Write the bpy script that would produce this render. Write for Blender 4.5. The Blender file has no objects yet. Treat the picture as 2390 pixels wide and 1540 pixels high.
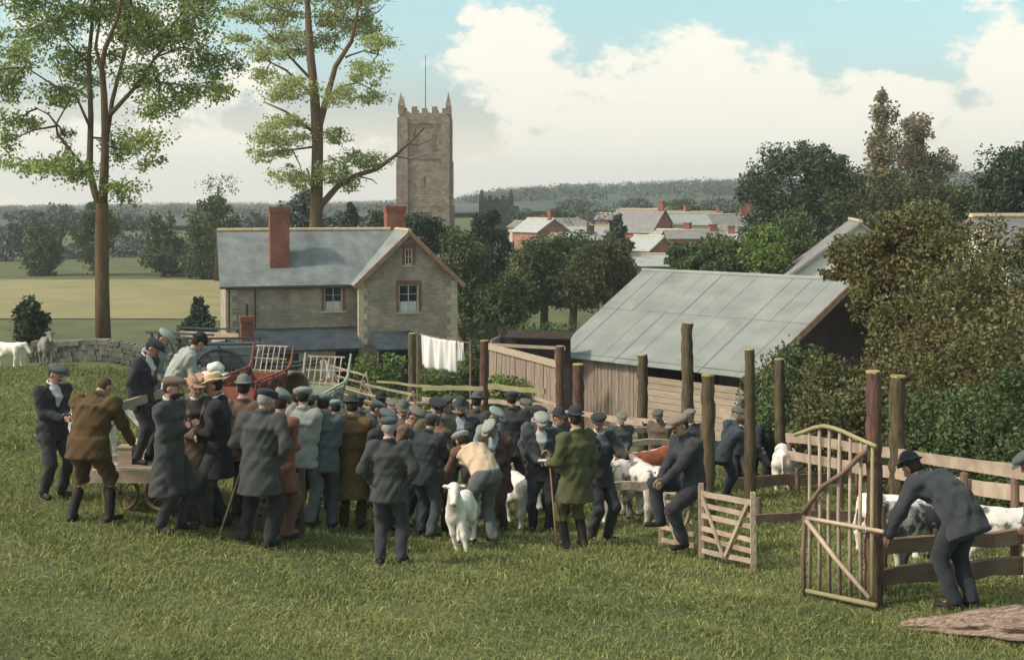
import bpy, math, random
import numpy as np
from mathutils import Vector, Matrix

# ------------------------------------------------------------------ camera, sky, sun, exposure
scene = bpy.context.scene
COL = scene.collection
K, CX, HY, CAMZ = 2900.0, 1195.0, 472.0, 9.0      # focal length in photo pixels, optical axis, horizon, eye height
cam_d = bpy.data.cameras.new('camera'); cam = bpy.data.objects.new('camera', cam_d); COL.objects.link(cam)
cam.location = (0, 0, CAMZ); cam.rotation_euler = (math.radians(90), 0, 0)
cam_d.sensor_width = 36; cam_d.lens = 36*K/2390.0; cam_d.shift_y = -298/2390.0
cam_d.clip_start = 0.1; cam_d.clip_end = 20000
scene.camera = cam
SUN_AZ, SUN_EL = math.radians(-110), math.radians(44)   # azimuth from +Y (view direction) clockwise; -110: left, a little behind
sun_d = bpy.data.lights.new('sun', 'SUN'); sun = bpy.data.objects.new('sun', sun_d); COL.objects.link(sun)
sun_d.energy = 2.1; sun_d.angle = math.radians(5); sun_d.color = (1, .93, .82)
sdir = Vector((math.sin(SUN_AZ)*math.cos(SUN_EL), math.cos(SUN_AZ)*math.cos(SUN_EL), math.sin(SUN_EL)))
sun.rotation_euler = sdir.to_track_quat('Z', 'Y').to_euler(); sun.location = (-30, -10, 60)
scene.view_settings.view_transform = 'Standard'; scene.view_settings.look = 'None'
scene.view_settings.exposure = 0.66; scene.view_settings.gamma = 1.0
scene.render.engine = 'CYCLES'
scene.cycles.use_denoising = True
scene.cycles.max_bounces = 5; scene.cycles.transparent_max_bounces = 8
scene.cycles.volume_bounces = 0

def make_world():
    w = bpy.data.worlds.new('World'); scene.world = w; w.use_nodes = True
    nt = w.node_tree; N = nt.nodes; L = nt.links; N.clear()
    out = N.new('ShaderNodeOutputWorld'); bg = N.new('ShaderNodeBackground'); L.new(bg.outputs[0], out.inputs[0])
    bg.inputs[1].default_value = 0.15
    sky = N.new('ShaderNodeTexSky'); sky.sky_type = 'NISHITA'; sky.sun_disc = False
    sky.sun_elevation = SUN_EL; sky.sun_rotation = SUN_AZ; sky.dust_density = 2.5; sky.air_density = 1.0
    tc = N.new('ShaderNodeTexCoord')
    sep = N.new('ShaderNodeSeparateXYZ'); L.new(tc.outputs['Generated'], sep.inputs[0])
    def M(op, a, b=None, c=None, clamp=False):
        n = N.new('ShaderNodeMath'); n.operation = op; n.use_clamp = clamp
        for i, v in enumerate((a, b, c)):
            if v is None: continue
            if isinstance(v, (int, float)): n.inputs[i].default_value = v
            else: L.new(v, n.inputs[i])
        return n.outputs[0]
    X, Y, Z = sep.outputs
    az = M('ARCTAN2', X, Y)
    v = M('DIVIDE', Z, M('SQRT', M('ADD', M('MULTIPLY', X, X), M('MULTIPLY', Y, Y))))
    cv = N.new('ShaderNodeCombineXYZ'); L.new(az, cv.inputs[0]); L.new(M('MULTIPLY', v, 1.5), cv.inputs[1])
    def noise(scale, detail, rough=.55):
        n = N.new('ShaderNodeTexNoise'); n.inputs['Scale'].default_value = scale; n.inputs['Detail'].default_value = detail
        n.inputs['Roughness'].default_value = rough; L.new(cv.outputs[0], n.inputs['Vector']); return n.outputs[0]
    n1 = noise(22, 8, .6); n2 = noise(3.1, 3, .5); n3 = noise(75, 4, .6)
    # cumulus banks: x, y, rx, ry in photo pixels turned into azimuth / elevation
    blobs = [(1180, 120, 150, 130), (1240, 210, 120, 130), (1700, 300, 420, 190), (1600, 190, 220, 110), (2060, 260, 170, 90),
             (2330, 190, 170, 130), (1450, 370, 330, 120), (2350, 340, 300, 120), (420, 380, 520, 70), (2900, 240, 380, 200), (-500, 260, 380, 190),
             (700, 420, 900, 70)]
    best = None
    for (bx, by, rx, ry) in blobs:
        du = M('MULTIPLY', M('SUBTRACT', az, (bx-CX)/K), K/rx); dv = M('MULTIPLY', M('SUBTRACT', v, (HY-by)/K), K/ry)
        q = M('SUBTRACT', 1.0, M('SQRT', M('ADD', M('MULTIPLY', du, du), M('MULTIPLY', dv, dv))))
        best = q if best is None else M('MAXIMUM', best, q)
    far = M('MULTIPLY', M('SUBTRACT', n2, .6), 5.0)                      # cloud over the rest of the sky
    best = M('MAXIMUM', best, M('MINIMUM', far, .3))
    field = M('ADD', M('MAXIMUM', best, -1.0), M('ADD', M('MULTIPLY', M('SUBTRACT', n1, .5), 1.9), M('MULTIPLY', M('SUBTRACT', n3, .5), .5)))
    mask = N.new('ShaderNodeMapRange'); mask.interpolation_type = 'SMOOTHSTEP'
    L.new(field, mask.inputs[0]); mask.inputs[1].default_value = -.08; mask.inputs[2].default_value = .26
    hsv = N.new('ShaderNodeHueSaturation'); hsv.inputs['Hue'].default_value = .44; hsv.inputs['Saturation'].default_value = .92
    hsv.inputs['Value'].default_value = .84; L.new(sky.outputs[0], hsv.inputs['Color'])
    # pale warm haze low over the horizon
    hz = N.new('ShaderNodeMapRange'); hz.interpolation_type = 'SMOOTHSTEP'; L.new(v, hz.inputs[0])
    hz.inputs[1].default_value = .0; hz.inputs[2].default_value = .09; hz.inputs[3].default_value = .9; hz.inputs[4].default_value = 0.0
    mx = N.new('ShaderNodeMix'); mx.data_type = 'RGBA'; L.new(hz.outputs[0], mx.inputs['Factor'])
    L.new(hsv.outputs[0], mx.inputs['A']); mx.inputs['B'].default_value = (6.4, 5.6, 4.5, 1)
    m2 = N.new('ShaderNodeMix'); m2.data_type = 'RGBA'; L.new(M('MULTIPLY', mask.outputs[0], .95), m2.inputs['Factor'])
    L.new(mx.outputs['Result'], m2.inputs['A'])
    cl = N.new('ShaderNodeMix'); cl.data_type = 'RGBA'; L.new(n1, cl.inputs['Factor'])
    cl.inputs['A'].default_value = (4.5, 4.35, 3.85, 1); cl.inputs['B'].default_value = (4.95, 4.7, 4.0, 1)
    L.new(cl.outputs['Result'], m2.inputs['B'])
    L.new(m2.outputs['Result'], bg.inputs[0])
make_world()

# ------------------------------------------------------------------ helpers
rng = np.random.default_rng(7)
R = math.radians
def lin(c):
    g = sum(c)/3; c = [g+(x-g)*.86 for x in c]
    return tuple(((x/255)/12.92 if x/255 <= .04045 else ((x/255+.055)/1.055)**2.4) for x in c)
MATS = {}
def mat(key, col, rough=.9, var=.25, scale=6.0, bump=.3, bscale=40.0, col2=None, stretch=None, island=0.0, transl=0.0, spec=.2, patch=None, coords='Object', detail=5, objvar=.1):
    """procedural material: noise-varied base colour with fine relief"""
    if key in MATS: return MATS[key]
    m = bpy.data.materials.new(key); m.use_nodes = True; MATS[key] = m
    nt = m.node_tree; N = nt.nodes; L = nt.links
    b = N['Principled BSDF']; out = N['Material Output']
    b.inputs['Roughness'].default_value = rough; b.inputs['Specular IOR Level'].default_value = spec
    tc = N.new('ShaderNodeTexCoord'); mp = N.new('ShaderNodeMapping'); L.new(tc.outputs[coords], mp.inputs[0])
    if stretch: mp.inputs['Scale'].default_value = stretch
    n = N.new('ShaderNodeTexNoise'); n.inputs['Scale'].default_value = scale; n.inputs['Detail'].default_value = detail; L.new(mp.outputs[0], n.inputs['Vector'])
    r = N.new('ShaderNodeMapRange'); L.new(n.outputs[0], r.inputs[0]); r.inputs[1].default_value = .3; r.inputs[2].default_value = .7
    c1 = lin(col); c2 = lin(col2) if col2 else tuple(x*(1-var) for x in c1)
    ca = c1 if col2 else tuple(min(1, x*(1+var)) for x in c1)
    mx = N.new('ShaderNodeMix'); mx.data_type = 'RGBA'; L.new(r.outputs[0], mx.inputs['Factor'])
    mx.inputs['A'].default_value = (*ca, 1); mx.inputs['B'].default_value = (*c2, 1)
    cout = mx.outputs['Result']
    if patch:   # second colour in sharp patches (cattle)
        pc, ps, pt = patch
        pn = N.new('ShaderNodeTexNoise'); pn.inputs['Scale'].default_value = ps; pn.inputs['Detail'].default_value = 5; L.new(tc.outputs[coords], pn.inputs['Vector'])
        pr = N.new('ShaderNodeMapRange'); L.new(pn.outputs[0], pr.inputs[0]); pr.inputs[1].default_value = pt; pr.inputs[2].default_value = pt+.09
        pm = N.new('ShaderNodeMix'); pm.data_type = 'RGBA'; L.new(pr.outputs[0], pm.inputs['Factor']); L.new(cout, pm.inputs['A']); pm.inputs['B'].default_value = (*lin(pc), 1)
        cout = pm.outputs['Result']
    if island:
        g = N.new('ShaderNodeNewGeometry'); hs = N.new('ShaderNodeHueSaturation'); L.new(cout, hs.inputs['Color'])
        v = N.new('ShaderNodeMapRange'); L.new(g.outputs['Random Per Island'], v.inputs[0]); v.inputs[3].default_value = 1-island; v.inputs[4].default_value = 1+island
        L.new(v.outputs[0], hs.inputs['Value'])
        ad = N.new('ShaderNodeMath'); ad.operation = 'MULTIPLY_ADD'; L.new(g.outputs['Random Per Island'], ad.inputs[0]); ad.inputs[1].default_value = .04; ad.inputs[2].default_value = .48
        L.new(ad.outputs[0], hs.inputs['Hue']); cout = hs.outputs['Color']
    else:
        oi = N.new('ShaderNodeObjectInfo'); hs = N.new('ShaderNodeHueSaturation'); L.new(cout, hs.inputs['Color'])
        v = N.new('ShaderNodeMapRange'); L.new(oi.outputs['Random'], v.inputs[0]); v.inputs[3].default_value = 1-objvar; v.inputs[4].default_value = 1+objvar
        L.new(v.outputs[0], hs.inputs['Value']); cout = hs.outputs['Color']
    L.new(cout, b.inputs['Base Color'])
    if bump:
        bn = N.new('ShaderNodeTexNoise'); bn.inputs['Scale'].default_value = bscale; bn.inputs['Detail'].default_value = 4; L.new(mp.outputs[0], bn.inputs['Vector'])
        bp = N.new('ShaderNodeBump'); bp.inputs['Strength'].default_value = bump; bp.inputs['Distance'].default_value = .02
        L.new(bn.outputs[0], bp.inputs['Height']); L.new(bp.outputs[0], b.inputs['Normal'])
    if transl:
        t = N.new('ShaderNodeBsdfTranslucent'); L.new(cout, t.inputs[0]); ms = N.new('ShaderNodeMixShader'); ms.inputs[0].default_value = transl
        L.new(b.outputs[0], ms.inputs[1]); L.new(t.outputs[0], ms.inputs[2]); L.new(ms.outputs[0], out.inputs[0])
    return m

def brickmat(key, c1, c2, mortar, scale, bw=.5, bh=.25, msize=.02, rough=.85, bump=.5, rot=(0, 0, 0), gen='Object'):
    if key in MATS: return MATS[key]
    m = bpy.data.materials.new(key); m.use_nodes = True; MATS[key] = m
    nt = m.node_tree; N = nt.nodes; L = nt.links; b = N['Principled BSDF']; b.inputs['Roughness'].default_value = rough; b.inputs['Specular IOR Level'].default_value = .2
    tc = N.new('ShaderNodeTexCoord'); mp = N.new('ShaderNodeMapping'); L.new(tc.outputs[gen], mp.inputs[0]); mp.inputs['Rotation'].default_value = rot
    wn = N.new('ShaderNodeTexNoise'); wn.inputs['Scale'].default_value = 5; L.new(mp.outputs[0], wn.inputs['Vector'])
    va = N.new('ShaderNodeVectorMath'); va.operation = 'MULTIPLY_ADD'; L.new(wn.outputs['Color'], va.inputs[0]); va.inputs[1].default_value = (.1, .1, .1); L.new(mp.outputs[0], va.inputs[2])
    br = N.new('ShaderNodeTexBrick'); L.new(va.outputs[0], br.inputs['Vector']); br.inputs['Scale'].default_value = scale
    br.inputs['Color1'].default_value = (*lin(c1), 1); br.inputs['Color2'].default_value = (*lin(c2), 1); br.inputs['Mortar'].default_value = (*lin(mortar), 1)
    br.inputs['Mortar Size'].default_value = msize; br.inputs['Brick Width'].default_value = bw; br.inputs['Row Height'].default_value = bh; br.inputs['Bias'].default_value = 0
    n = N.new('ShaderNodeTexNoise'); n.inputs['Scale'].default_value = 1.3; n.inputs['Detail'].default_value = 8; L.new(tc.outputs[gen], n.inputs['Vector'])
    r = N.new('ShaderNodeMapRange'); L.new(n.outputs[0], r.inputs[0]); r.inputs[1].default_value = .25; r.inputs[2].default_value = .75; r.inputs[3].default_value = .65; r.inputs[4].default_value = 1.3
    hs = N.new('ShaderNodeHueSaturation'); L.new(br.outputs['Color'], hs.inputs['Color']); L.new(r.outputs[0], hs.inputs['Value'])
    L.new(hs.outputs[0], b.inputs['Base Color'])
    bp = N.new('ShaderNodeBump'); bp.inputs['Strength'].default_value = bump; bp.inputs['Distance'].default_value = .03; bp.invert = True
    L.new(br.outputs['Fac'], bp.inputs['Height']); L.new(bp.outputs[0], b.inputs['Normal'])
    return m

def P(x, y, d):   # photo pixel at a known distance
    return Vector(((x-CX)/K*d, d, CAMZ-(y-HY)/K*d))

def obj(name, me, material=None, parent=None):
    o = bpy.data.objects.new(name, me); COL.objects.link(o)
    if material is not None and len(me.materials) == 0: me.materials.append(material)
    if parent is not None: o.parent = parent
    return o
def tag(o, label=None, cat=None, group=None, kind=None):
    if label: o['label'] = label
    if cat: o['category'] = cat
    if group: o['group'] = group
    if kind: o['kind'] = kind
    return o
def thing(name, label, cat, loc=(0, 0, 0), rz=0, group=None):
    o = bpy.data.objects.new(name, None); COL.objects.link(o); o.location = loc; o.rotation_euler = (0, 0, rz); o.empty_display_size = .1
    return tag(o, label, cat, group)
def mesh_np(name, V, F, smooth=False):
    """V (n,3), F (m,k) arrays"""
    me = bpy.data.meshes.new(name); V = np.asarray(V, np.float32); F = np.asarray(F, np.int32)
    me.vertices.add(len(V)); me.vertices.foreach_set('co', V.ravel())
    k = F.shape[1]; me.loops.add(F.size); me.loops.foreach_set('vertex_index', F.ravel())
    me.polygons.add(len(F)); me.polygons.foreach_set('loop_start', np.arange(0, F.size, k, dtype=np.int32))
    if smooth: me.polygons.foreach_set('use_smooth', np.ones(len(F), bool))
    me.update(calc_edges=True); me.validate()
    return me

class MB:
    def __init__(s): s.v = []; s.f = []
    def add(s, vs, fs):
        n = len(s.v); s.v += [tuple(x) for x in vs]; s.f += [tuple(i+n for i in f) for f in fs]; return s
    def hexa(s, c):   # 8 corners: bottom 4 ccw, top 4 ccw
        return s.add(c, [(3, 2, 1, 0), (4, 5, 6, 7), (0, 1, 5, 4), (1, 2, 6, 5), (2, 3, 7, 6), (3, 0, 4, 7)])
    def box(s, x0, x1, y0, y1, z0, z1):
        return s.hexa([(x0, y0, z0), (x1, y0, z0), (x1, y1, z0), (x0, y1, z0), (x0, y0, z1), (x1, y0, z1), (x1, y1, z1), (x0, y1, z1)])
    def beam(s, p0, p1, w, h, w1=None, h1=None, up=(0, 0, 1), jit=0.0, seg=1):
        p0 = Vector(p0); p1 = Vector(p1); a = (p1-p0); a.normalize(); up = Vector(up)
        if abs(a.dot(up)) > .95: up = Vector((0, 1, 0))
        sd = a.cross(up).normalized(); u = sd.cross(a).normalized(); w1 = w if w1 is None else w1; h1 = h if h1 is None else h1
        n = len(s.v)
        for i in range(seg+1):
            t = i/seg; c = p0.lerp(p1, t); ww = w+(w1-w)*t; hh = h+(h1-h)*t
            if jit: c = c+sd*random.uniform(-jit, jit)+u*random.uniform(-jit, jit); ww *= random.uniform(.88, 1.1); hh *= random.uniform(.88, 1.1)
            for (q, r) in ((-1, -1), (1, -1), (1, 1), (-1, 1)): s.v.append(tuple(c+sd*(q*ww/2)+u*(r*hh/2)))
        for i in range(seg):
            b = n+i*4
            for k in range(4): s.f.append((b+k, b+(k+1) % 4, b+4+(k+1) % 4, b+4+k))
        s.f.append((n+3, n+2, n+1, n)); e = n+seg*4; s.f.append((e, e+1, e+2, e+3)); return s
    def tube(s, pts, rad, n=8, jit=0.0, cap=True):
        pts = [Vector(p) for p in pts]; b = len(s.v); m = len(pts); prev = None
        for i, p in enumerate(pts):
            a = (pts[min(i+1, m-1)]-pts[max(i-1, 0)]); a.normalize()
            ref = Vector((0, 0, 1)) if abs(a.z) < .9 else Vector((1, 0, 0))
            sd = a.cross(ref).normalized() if prev is None else (prev-a*prev.dot(a)).normalized()
            prev = sd; u = sd.cross(a)
            r = rad[i] if isinstance(rad, (list, tuple)) else rad
            for k in range(n):
                t = 2*math.pi*k/n; rr = r*(1+random.uniform(-jit, jit))
                s.v.append(tuple(p+sd*(math.cos(t)*rr)+u*(math.sin(t)*rr)))
        for i in range(m-1):
            for k in range(n):
                s.f.append((b+i*n+k, b+i*n+(k+1) % n, b+(i+1)*n+(k+1) % n, b+(i+1)*n+k))
        if cap: s.f.append(tuple(b+k for k in reversed(range(n)))); s.f.append(tuple(b+(m-1)*n+k for k in range(n)))
        return s
    def build(s, name, material, parent=None, off=None, smooth=False):
        me = bpy.data.meshes.new(name)
        v = s.v if off is None else [(x-off[0], y-off[1], z-off[2]) for x, y, z in s.v]
        me.from_pydata(v, [], s.f); me.update()
        if smooth: me.polygons.foreach_set('use_smooth', [True]*len(me.polygons))
        return obj(name, me, material, parent)

def sstep(a, b, x):
    t = np.clip((x-a)/(b-a), 0, 1); return t*t*(3-2*t)
PL = ([-10, 0, 9.3, 28, 31, 34, 46, 72, 125, 180, 240], [3.0, 3.15, 3.4, 3.72, 4.0, 4.4, 5.3, 7.9, 8.0, 8.0, 7.0])
PC = ([-10, 0, 9.3, 46, 52, 60, 130, 160, 200, 240], [.9, 2.1, 3.4, 8.54, 8.85, 8.95, 9.0, 8.2, 6.6, 4.0])
RIDX = [-4000, -500, 0, 500, 700, 1060, 1200, 1400, 1700, 2400, 3200, 6000]
RIDY = [470, 478, 480, 474, 476, 466, 449, 441, 434, 418, 410, 420]
def gz(X, d):
    X = np.asarray(X, float); d = np.asarray(d, float)
    e = np.clip(d-15, 0, 200)
    t = sstep(-6.5-.25*e, -.3-.10*e, X)
    c = np.interp(d, *PL)*(1-t)+np.interp(d, *PC)*t
    x = CX+K*X/np.maximum(d, 1.0)
    hill = -(HY-np.interp(x, RIDX, RIDY)-6)/K*1500
    lf = np.clip(np.log(np.maximum(d, 240)/240)/np.log(1500/240), 0, 1)
    f = lf*lf*(3-2*lf)
    c = np.where(d > 240, c*(1-f)+hill*f, c)
    c = np.where(d > 1500, c+(d-1500)*.05, c)
    bump = .025*np.sin(X*1.7+d*.6)+.02*np.sin(X*.8-d*1.3+1)+.012*np.sin(X*3.1+d*2.3)
    return CAMZ-c+bump*np.clip((60-d)/20, 0, 1)
def G(X, d): return float(gz(X, d))
def dray(x, y):     # distance at which the ray through a photo pixel meets the ground
    ds = np.arange(7, 60, .02); z = gz((x-CX)/K*ds, ds); zr = CAMZ-(y-HY)/K*ds
    i = np.argmax(zr <= z); return float(ds[i])
def GP(x, d): X = (x-CX)/K*d; return Vector((X, d, G(X, d)))

# ------------------------------------------------------------------ ground
M_grass = mat('grass_ground', (104, 104, 58), var=.35, scale=.45, bump=.6, bscale=30, col2=(76, 84, 46), detail=8)
def sheet(name, us, ds, off, material, kind='structure', uoff=12):
    us = np.asarray(us); ds = np.asarray(ds); U, D = np.meshgrid(us, ds); X = U*(D+uoff); Z = gz(X, D)+off
    V = np.stack([X, D, Z], -1).reshape(-1, 3); nu = len(us); i = np.arange(len(ds)-1)[:, None]*nu+np.arange(nu-1)[None]; i = i.ravel()
    return tag(obj(name, mesh_np(name, V, np.stack([i, i+1, i+1+nu, i+nu], 1), True), material), kind=kind)
ds = [-9.0]
while ds[-1] < 1900: ds.append(ds[-1]+max(.45, .045*ds[-1]))
sheet('ground', np.linspace(-1.5, 1.5, 240), ds, 0, M_grass)
sheet('stubble_field', np.linspace(-.62, -.12, 60), np.linspace(84, 128, 40), .06, mat('stubble', (156, 142, 90), var=.2, scale=.25, col2=(134, 124, 78), bump=.4))

sheet('wooded_hill', np.linspace(-1.3, 1.3, 160), np.geomspace(300, 1850, 60), 1.2, mat('hill_wood', (86, 96, 74), var=.2, scale=.02, col2=(70, 82, 66), bump=1.0, bscale=.12, detail=9))
def grass_blades(name, n, dr, wid, hgt, material, seed, straw=False):
    r = np.random.default_rng(seed)
    d = dr[0]*(dr[1]/dr[0])**r.random(n); x = r.uniform(-30, 2420, n); X = (x-CX)/K*d
    lump = np.sin(X*2.3+np.sin(d*1.9)*1.5)*np.sin(d*2.9+X)+.6*np.sin(X*6.1+d*4.3)
    keep = r.random(n) < .72+.16*lump
    X = X[keep]; d = d[keep]; lump = lump[keep]; n = len(X); z = gz(X, d)
    h = hgt*(.5+r.random(n))*(1+.2*lump)*(d/13)**.5; w = wid*(.7+.6*r.random(n))*(d/12)
    a = r.uniform(0, 2*np.pi, n); ln = r.uniform(.3, 1.4, n)*h; b = a+r.uniform(-.8, .8, n)
    if straw: ln = r.uniform(2.5, 5, n)*h
    sx, sy = np.cos(a)*w/2, np.sin(a)*w/2
    lx, ly = -np.sin(b)*ln, np.cos(b)*ln
    base = np.stack([X, d, z-.01], 1); mid = base+np.stack([lx*.35, ly*.35, h*.65], 1); tip = base+np.stack([lx, ly, h*(.9 if not straw else .35)], 1)
    s = np.stack([sx, sy, 0*sx], 1)
    V = np.stack([base-s, base+s, mid+s*.8, mid-s*.8, tip], 1).reshape(-1, 3); i = np.arange(n)*5
    F = np.concatenate([np.stack([i, i+1, i+2], 1), np.stack([i, i+2, i+3], 1), np.stack([i+3, i+2, i+4], 1)])
    return tag(obj(name, mesh_np(name, V, F), material), kind='stuff')
M_blade = mat('grass_blade', (146, 146, 78), var=.2, scale=.4, col2=(104, 112, 58), bump=0, island=.36, transl=.25, coords='Object')
tag(grass_blades('grass', 330000, (7.5, 28), .009, .05, M_blade, 1), 'short green grass of the sale field', 'grass')
tag(grass_blades('dry_grass', 20000, (7.5, 22), .006, .045, mat('dry_blade', (176, 170, 92), var=.2, island=.3, bump=0), 2, True), 'pale dry grass stalks lying on the sale field', 'grass')

# ------------------------------------------------------------------ foliage
def leafmat(key, c, c2, v=.35, transl=.2, scale=1.2): return mat(key, c, col2=c2, scale=scale, bump=0, island=v, transl=transl, rough=.7, spec=.15)
def leaves(blobs, n, size, seed, clump=.33, shell=.55, nclump=26, gap=.0):
    """leaf faces in clumps spread through ellipsoids (cx,cy,cz,rx,ry,rz)"""
    r = np.random.default_rng(seed); out = []
    vol = np.array([(b[3]*b[4]*b[5])**(.75) for b in blobs]); vol = vol/vol.sum()
    for b, w in zip(blobs, vol):
        k = max(30, int(n*w)); nc = max(5, int(nclump*(.5+w*len(blobs)*.5)))
        dirs = r.normal(size=(nc, 3)); dirs /= np.linalg.norm(dirs, axis=1)[:, None]
        cc = dirs*(shell+(1-shell)*r.random((nc, 1)))*.92
        ci = r.integers(0, nc, k); rr = np.clip(r.normal(size=(k, 3)), -1.7, 1.7)*clump*(.6+.8*r.random((nc, 1)))[ci]*.55
        p = cc[ci]+rr
        out.append(p*np.array(b[3:6])+np.array(b[0:3]))
    C = np.concatenate(out); n = len(C)
    s = size*(.6+.8*r.random((n, 1)))
    t = r.normal(size=(n, 3)); t[:, 2] -= .3; t /= np.linalg.norm(t, axis=1)[:, None]
    q = np.cross(t, r.normal(size=(n, 3))); q /= np.linalg.norm(q, axis=1)[:, None]
    V = np.stack([C-t*s*.6, C+q*s*.36, C+t*s*.6, C-q*s*.36], 1).reshape(-1, 3)
    return V, np.arange(n*4).reshape(-1, 4)
def pxb(x, y, rx, ry, d, rd=None):
    c = P(x, y, d); return (c.x, c.y, c.z, rx/K*d, rd if rd else rx/K*d, ry/K*d)
M_bark = mat('bark', (120, 94, 60), col2=(84, 70, 48), scale=3, stretch=(4, 4, .7), bump=.9, bscale=7)
def plant(name, label, cat, base, blobs, n, size, m, seed, limbs=None, trunk=None, group=None, clump=.33, shell=.55, nclump=26, bark=None):
    t = thing(name, label, cat, base, 0, group)
    mb = MB(); random.seed(seed)
    if trunk:
        r0, top = trunk; top = Vector(top); b = Vector(base)-Vector((0, 0, .15))
        mb.tube([b, b.lerp(top, .08)+Vector((0, 0, 0)), b.lerp(top, .5)+Vector((r0*.3, 0, 0)), top], [r0*1.35, r0, r0*.8, r0*.45], 9, .06)
        for bl in blobs[:10]:
            c = Vector(bl[:3]); s = b.lerp(top, random.uniform(.45, .9)); md = s.lerp(c, .5)+Vector((0, 0, .05*(c-s).length)); mb.tube([s, md, c], [r0*.35, r0*.22, r0*.08], 6, .05)
    for (pts, r0, r1) in (limbs or []):
        k = len(pts); mb.tube(pts, [r0+(r1-r0)*i/(k-1) for i in range(k)], 8, .05)
    if mb.v: mb.build('trunk', bark or M_bark, t, off=base, smooth=True)
    V, F = leaves(blobs, n, size, seed, clump, shell, nclump)
    obj('crown', mesh_np('crown', V-np.array(base), F), m, t)
    return t
def smooth_px(pts, d, seed, amp=.25):
    r = random.Random(seed); k = len(pts); dd = r.uniform(-1, 1)*amp
    return [P(x, y, d+dd*i*i) for i, (x, y) in enumerate(pts)]

def sat(B, n, seed=77):      # loose sprays round each bough
    r = random.Random(seed); out = []
    for (x, y, z, a, b, c) in B:
        for k in range(n):
            q = r.uniform(0, 6.28); f = r.uniform(.25, .5)
            out.append((x+math.cos(q)*a*r.uniform(.6, 1.15), y+r.uniform(-.8, .8)*b, z+math.sin(q)*c*r.uniform(.7, 1.5), a*f, b*f, c*f*1.2))
    return out
def twigs(L, B, seed):
    r = random.Random(seed); pts = [Vector(p) for (pp, a, b) in L[1:] for p in pp]; out = []
    dense = []
    for (pp, a, b) in L[1:]:
        for i in range(len(pp)-1): dense += [Vector(pp[i]).lerp(Vector(pp[i+1]), k/5) for k in range(5)]
    for bl in B:
        c = Vector(bl[:3]); n = min(dense, key=lambda p: (p-c).length); m = n.lerp(c, .5)+Vector((0, 0, .12))
        if (n-c).length > .3: out.append(([n, m, c], .045, .02))
        for k in range(7):
            e = c+Vector((r.uniform(-1, 1)*bl[3], r.uniform(-1, 1)*bl[4], r.uniform(-.6, .9)*bl[5])); st = m.lerp(c, r.uniform(.2, 1)); out.append(([st, st.lerp(e, .5)+Vector((0, 0, r.uniform(0, .1))), e], .018, .006))
    return out
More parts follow.
